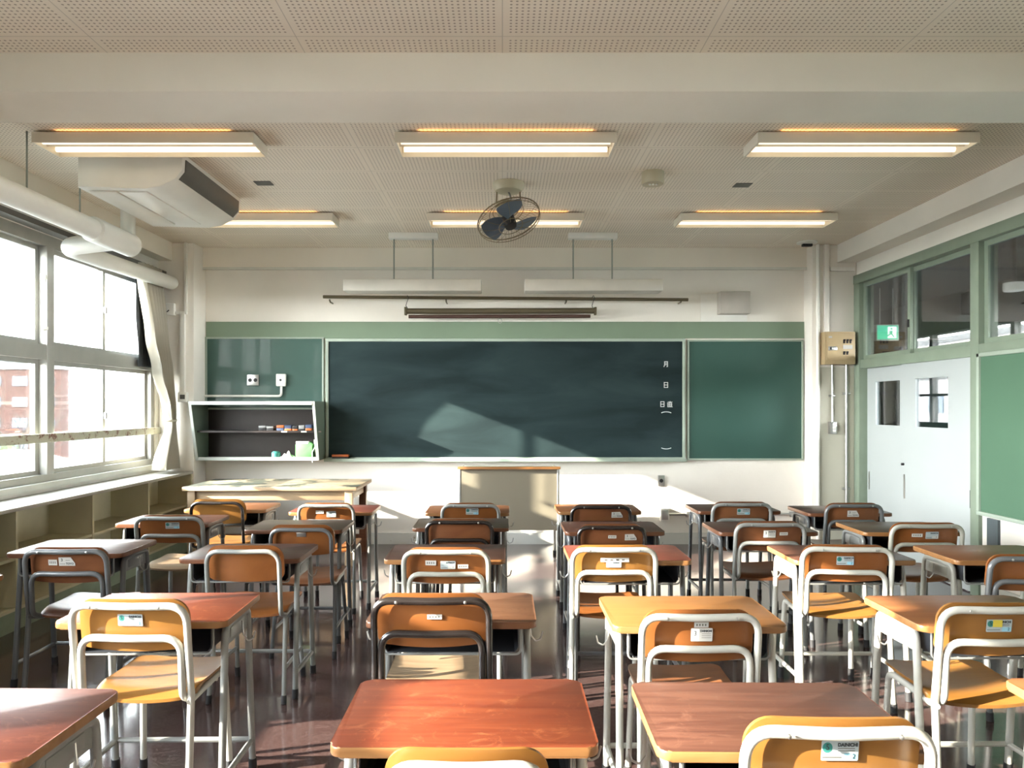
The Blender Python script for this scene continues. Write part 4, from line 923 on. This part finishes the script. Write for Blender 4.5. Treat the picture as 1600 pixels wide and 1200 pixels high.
# stickers: local frame of the backrest's rear face; x to the right as seen from behind
def back_y(x, z, hw=.196): return .034+bow(x, .020, hw)-(z-.597)*.13
def sticker(ch, kind, x, z, w=.075, h=.040):
    e = bpy.data.objects.new('sticker', None)
    ang = math.atan(.13); yy = back_y(x, z)-.003
    if kind == 'small':
        o = MB().box(-w/2, w/2, -.0006, 0, -h/2, h/2).build('sticker', M['paperw'], ch)
    else:
        o = MB().prism(rrect(-w/2, w/2, -h/2, h/2, .003, 3) if kind != 'cut' else [(-w/2, -h/2), (w/2, -h/2), (w/2, -h*.2), (w*.25, h/2), (-w/2, h/2)], -.0006, 0, 'y').build('sticker', M['paper'] if kind in ('five', 'two') else M['paperw'], ch)
    slope = 2*.020*x/(.196**2)
    o.location = (x, yy, z); o.rotation_euler = (ang, 0, slope*1.0)
    y = -.0009
    if kind == 'five':
        MB().lathe([(h*.26, 0), (h*.26, .0004)], (-w*.34, -.0006, h*.16), 20, Matrix.Rotation(PI/2, 3, 'X')).build('emblem', M['teal'], o)
        text('5', h*.42, M['ink'], o, (-w*.34, y-.0006, h*.18), ext=.0002)
        MB().box(w*.12, w*.48, -.0009, -.0006, -h*.46, -h*.12).build('panel', M['lblue'], o)
        text('DAINICHI', h*.24, M['ink'], o, (w*.20, y-.0003, h*.30), ext=.0002, bold=.0004)
        text('2', h*.34, M['ink'], o, (w*.38, y-.0003, -h*.28), ext=.0002)
        for k in range(2): MB().box(-w*.06, w*.40, -.0009, -.0006, h*(.10-.12*k), h*(.14-.12*k)).build('fine_print', M['grille'], o)
        MB().box(-w*.46, w*.05, -.0009, -.0006, -h*.36, -h*.30).build('fine_print', M['grille'], o)
    elif kind == 'three':
        MB().box(-w*.48, -w*.12, -.0009, -.0006, -h*.45, h*.45).build('panel', M['white'], o)
        text('3', h*.52, M['ink'], o, (-w*.30, y-.0003, h*.10), ext=.0002)
        text('DAINICHI', h*.20, M['ink'], o, (w*.19, y, h*.28), ext=.0002, bold=.0004)
        for k in range(3): MB().box(w*.0, w*.44, -.0009, -.0006, h*(.06-.15*k), h*(.09-.15*k)).build('fine_print', M['grille'], o)
    elif kind == 'cut':
        text('3', h*.46, M['ink'], o, (-w*.30, y, h*.18), ext=.0002, bold=.0004)
        text('TOYO', h*.32, M['ink'], o, (w*.18, y, -h*.26), ext=.0002, bold=.0005)
        MB().box(-w*.08, w*.20, -.0009, -.0006, h*.12, h*.17).build('fine_print', M['grille'], o)
        MB().box(-w*.44, -w*.1, -.0009, -.0006, -h*.30, -h*.24).build('fine_print', M['grille'], o)
    elif kind == 'two':
        text('DAINICHI', h*.24, M['ink'], o, (w*.16, y, h*.28), ext=.0002, bold=.0004)
        MB().box(w*.02, w*.48, -.0009, -.0006, -h*.46, -h*.10).build('panel', M['paperw'], o)
        text('3', h*.32, M['ink'], o, (w*.34, y-.0003, -h*.27), ext=.0002)
        MB().box(-w*.44, -w*.03, -.0009, -.0006, -h*.36, -h*.30).build('fine_print', M['grille'], o)
    elif kind == 'small':
        for k in range(4): MB().box(-w*.36+k*w*.2, -w*.26+k*w*.2, -.0009, -.0006, -h*.2, h*.2).build('fine_print', M['grille'], o)
    return o
def place_chair(x, y, rz, typ, tube, bk, st, label, sc=(1, 1, 1), stickers=()):
    src = CD if typ == 'D' else CS
    o = copy_tree(src) if typ in cused else src
    cused.add(typ)
    o['_t'] = 1; del o['_t']
    o.location = (x, y, 0); o.rotation_euler = (0, 0, math.radians(rz)); o.scale = sc; o['label'] = label
    for c in children(o):
        k = base(c.name)
        if k in ('back_frame', 'seat_frame', 'leg', 'gusset', 'seat_brace', 'stretcher'): paint(c, 0, M[tube])
        elif k == 'backrest': paint(c, 0, W[bk])
        elif k == 'seat': paint(c, 0, W[st])
    PENDING.append((o, stickers)); return o
PENDING = []
F5 = ('five', .01, .705)
CH = [
 (-.075, 1.50, 0, 'S', 'white_tube', 'back_y', 'back_y', 'honey chair cut off by the bottom edge under the nearest red-orange desk', (.92, 1, .955), ()),
 (.686, 1.49, -1, 'D', 'white_tube', 'back_y', 'back_y', 'honey chair back with a blue-grey sticker at the bottom right, nearest the camera', (.93, 1, 1.045), (('five', .008, .712, .082, .042),)),
 (-1.293, 2.52, -2, 'D', 'white_tube', 'back_y', 'back_y', 'bright honey chair with thick white frame in the sun at the left', (1, 1, 1.01), (('five', -.002, .705, .088, .040),)),
 (-.25, 2.56, 0, 'D', 'dark_tube', 'back_o', 'seat_p', 'chair with dark brown frame and pale seat in the centre column', (1, 1, 1.02), (('small', .01, .70, .052, .016),)),
 (.656, 2.41, 0, 'D', 'white_tube', 'back_o', 'back_b', 'white framed orange chair with a white number three label', (.95, 1, 1), (('three', .008, .692, .076, .046), ('small', .006, .726, .05, .018))),
 (1.71, 2.50, 0, 'D', 'white_tube', 'back_y', 'back_y', 'white framed honey chair at the right edge with yellow tape on its sticker', (1, 1, 1), (('five', .005, .70, .088, .042), ('tape', -.002, .708))),
 (-2.10, 3.49, 1, 'D', 'grey_tube', 'back_b', 'back_b', 'grey framed chair with a cut-corner number three label beside the cubby shelves', (.96, 1, 1), (('cut', -.0, .705, .08, .042), ('small', -.072, .70, .045, .028))),
 (-1.258, 3.52, 0, 'S', 'lgrey_tube', 'back_o', 'back_o', 'single tube chair with a plain wide back in front of the dark brown desk', (1, 1, 1), ()),
 (-.27, 3.48, 0, 'D', 'cream_tube', 'back_o', 'back_o', 'cream framed chair with three stickers in the centre column', (1, 1, 1), (('two', .008, .69, .072, .04), ('small', -.075, .70, .052, .024), ('small', .08, .682, .05, .02))),
 (.545, 3.54, 0, 'D', 'white_tube', 'back_y', 'back_o', 'white framed yellow chair with two overlapping white labels', (1, 1, 1), (('small', .005, .705, .14, .020), ('two', .0, .683, .075, .028))),
 (1.687, 3.55, -4, 'D', 'white_tube', 'back_o', 'back_y', 'chair with a sunny yellow seat and green sticker, right of the yellow desk', (1.05, 1, 1), (('five', -.005, .70, .078, .042),)),
 (2.46, 3.36, 0, 'D', 'grey_tube', 'back_o', 'back_o', 'grey framed chair cut off by the right edge before the tan desk', (1, 1, .99), ()),
 (-2.076, 4.52, 0, 'D', 'lgrey_tube', 'back_o', 'seat_p', 'light grey framed chair with a blue sticker in the column by the windows', (1.02, 1, 1), (('five', .015, .71, .085, .04),)),
 (-1.15, 4.14, 0, 'S', 'grey_tube', 'back_o', 'back_b', 'single tube chair with a small worn metal plate, before the dark olive desk', (.98, 1, 1), (('plate', -.0, .72, .055, .026),)),
 (-.26, 4.37, 0, 'D', 'dark_tube', 'back_b', 'back_b', 'dark framed chair with a tiny mark, third row in the centre column', (.97, 1, 1), ()),
 (.63, 4.18, 0, 'D', 'dark_tube', 'back_b', 'back_b', 'dark framed chair with two small labels right of the centre aisle', (.94, 1, 1), (('small', .005, .70, .05, .018), ('cut', .12, .697, .075, .036))),
 (1.58, 4.28, 0, 'D', 'lgrey_tube', 'back_b', 'back_b', 'grey framed chair with an orange-tinted number three sticker', (1, 1, 1), (('three', -.0, .70, .072, .044), ('small', .085, .70, .05, .018))),
 (2.476, 4.23, 0, 'D', 'cream_tube', 'back_o', 'back_o', 'cream framed chair with a long white label near the notice board', (1.02, 1, 1), (('two', .035, .70, .075, .042), ('small', -.05, .70, .06, .02))),
 (-2.06, 5.23, 0, 'S', 'dark_tube', 'back_y', 'back_y', 'dark framed chair in the sun just below the teacher table', (1.05, 1, 1.01), ()),
 (-1.24, 5.10, 0, 'D', 'lgrey_tube', 'back_o', 'back_o', 'light framed chair with two pale stickers at the first row red desk', (.95, 1, 1), (('small', -.05, .71, .06, .022), ('two', .035, .695, .07, .042))),
 (-.225, 5.10, 0, 'D', 'lgrey_tube', 'back_o', 'back_o', 'light framed chair with a green-marked sticker left of the lectern', (.98, 1, 1), (('five', .012, .715, .09, .044),)),
 (.684, 5.03, 0, 'D', 'dark_tube', 'back_b', 'back_b', 'black framed chair right of the lectern with one label', (1, 1, 1), (('cut', .115, .70, .08, .04),)),
 (1.704, 5.16, 0, 'D', 'lgrey_tube', 'back_b', 'back_b', 'light grey framed chair before the low outlet box', (1.02, 1, 1), (('five', .015, .705, .09, .044),)),
 (2.473, 5.10, 0, 'D', 'grey_tube', 'back_b', 'back_b', 'grey framed chair below the switchboard column', (.97, 1, 1), (('cut', -.0, .70, .085, .044),)),
]
for c in CH:
    c = list(c)
    near = min(DESKS, key=lambda d: abs(d[0]-c[0])+abs(d[1]-c[1]))
    lim = near[1]-.065
    if c[1] > lim and c[1] > 1.55:      # keep the backrest clear of its desk edge
        k = lim/c[1]; sx_, sy_, sz_ = c[8]
        c[0] *= k; c[1] = lim; c[8] = (sx_*k, sy_, (EYE-(EYE-.776*sz_)*k)/.776)
    place_chair(*c)
for o, sts in PENDING:
    for s in sts:
        if s[0] == 'tape':
            q = MB().box(-.016, .016, -.0004, 0, -.012, .012).build('tape', M['yellow'], o); q.location = (s[1], back_y(s[1], s[2])-.0055, s[2]); q.rotation_euler = (math.atan(.13), 0, 0)
        elif s[0] == 'plate':
            q = MB().box(-s[3]/2, s[3]/2, -.0008, 0, -s[4]/2, s[4]/2, .0003).build('name_plate', M['steel'], o); q.location = (s[1], back_y(s[1], s[2])-.003, s[2]); q.rotation_euler = (math.atan(.13), 0, 0)
        else: sticker(o, *s)
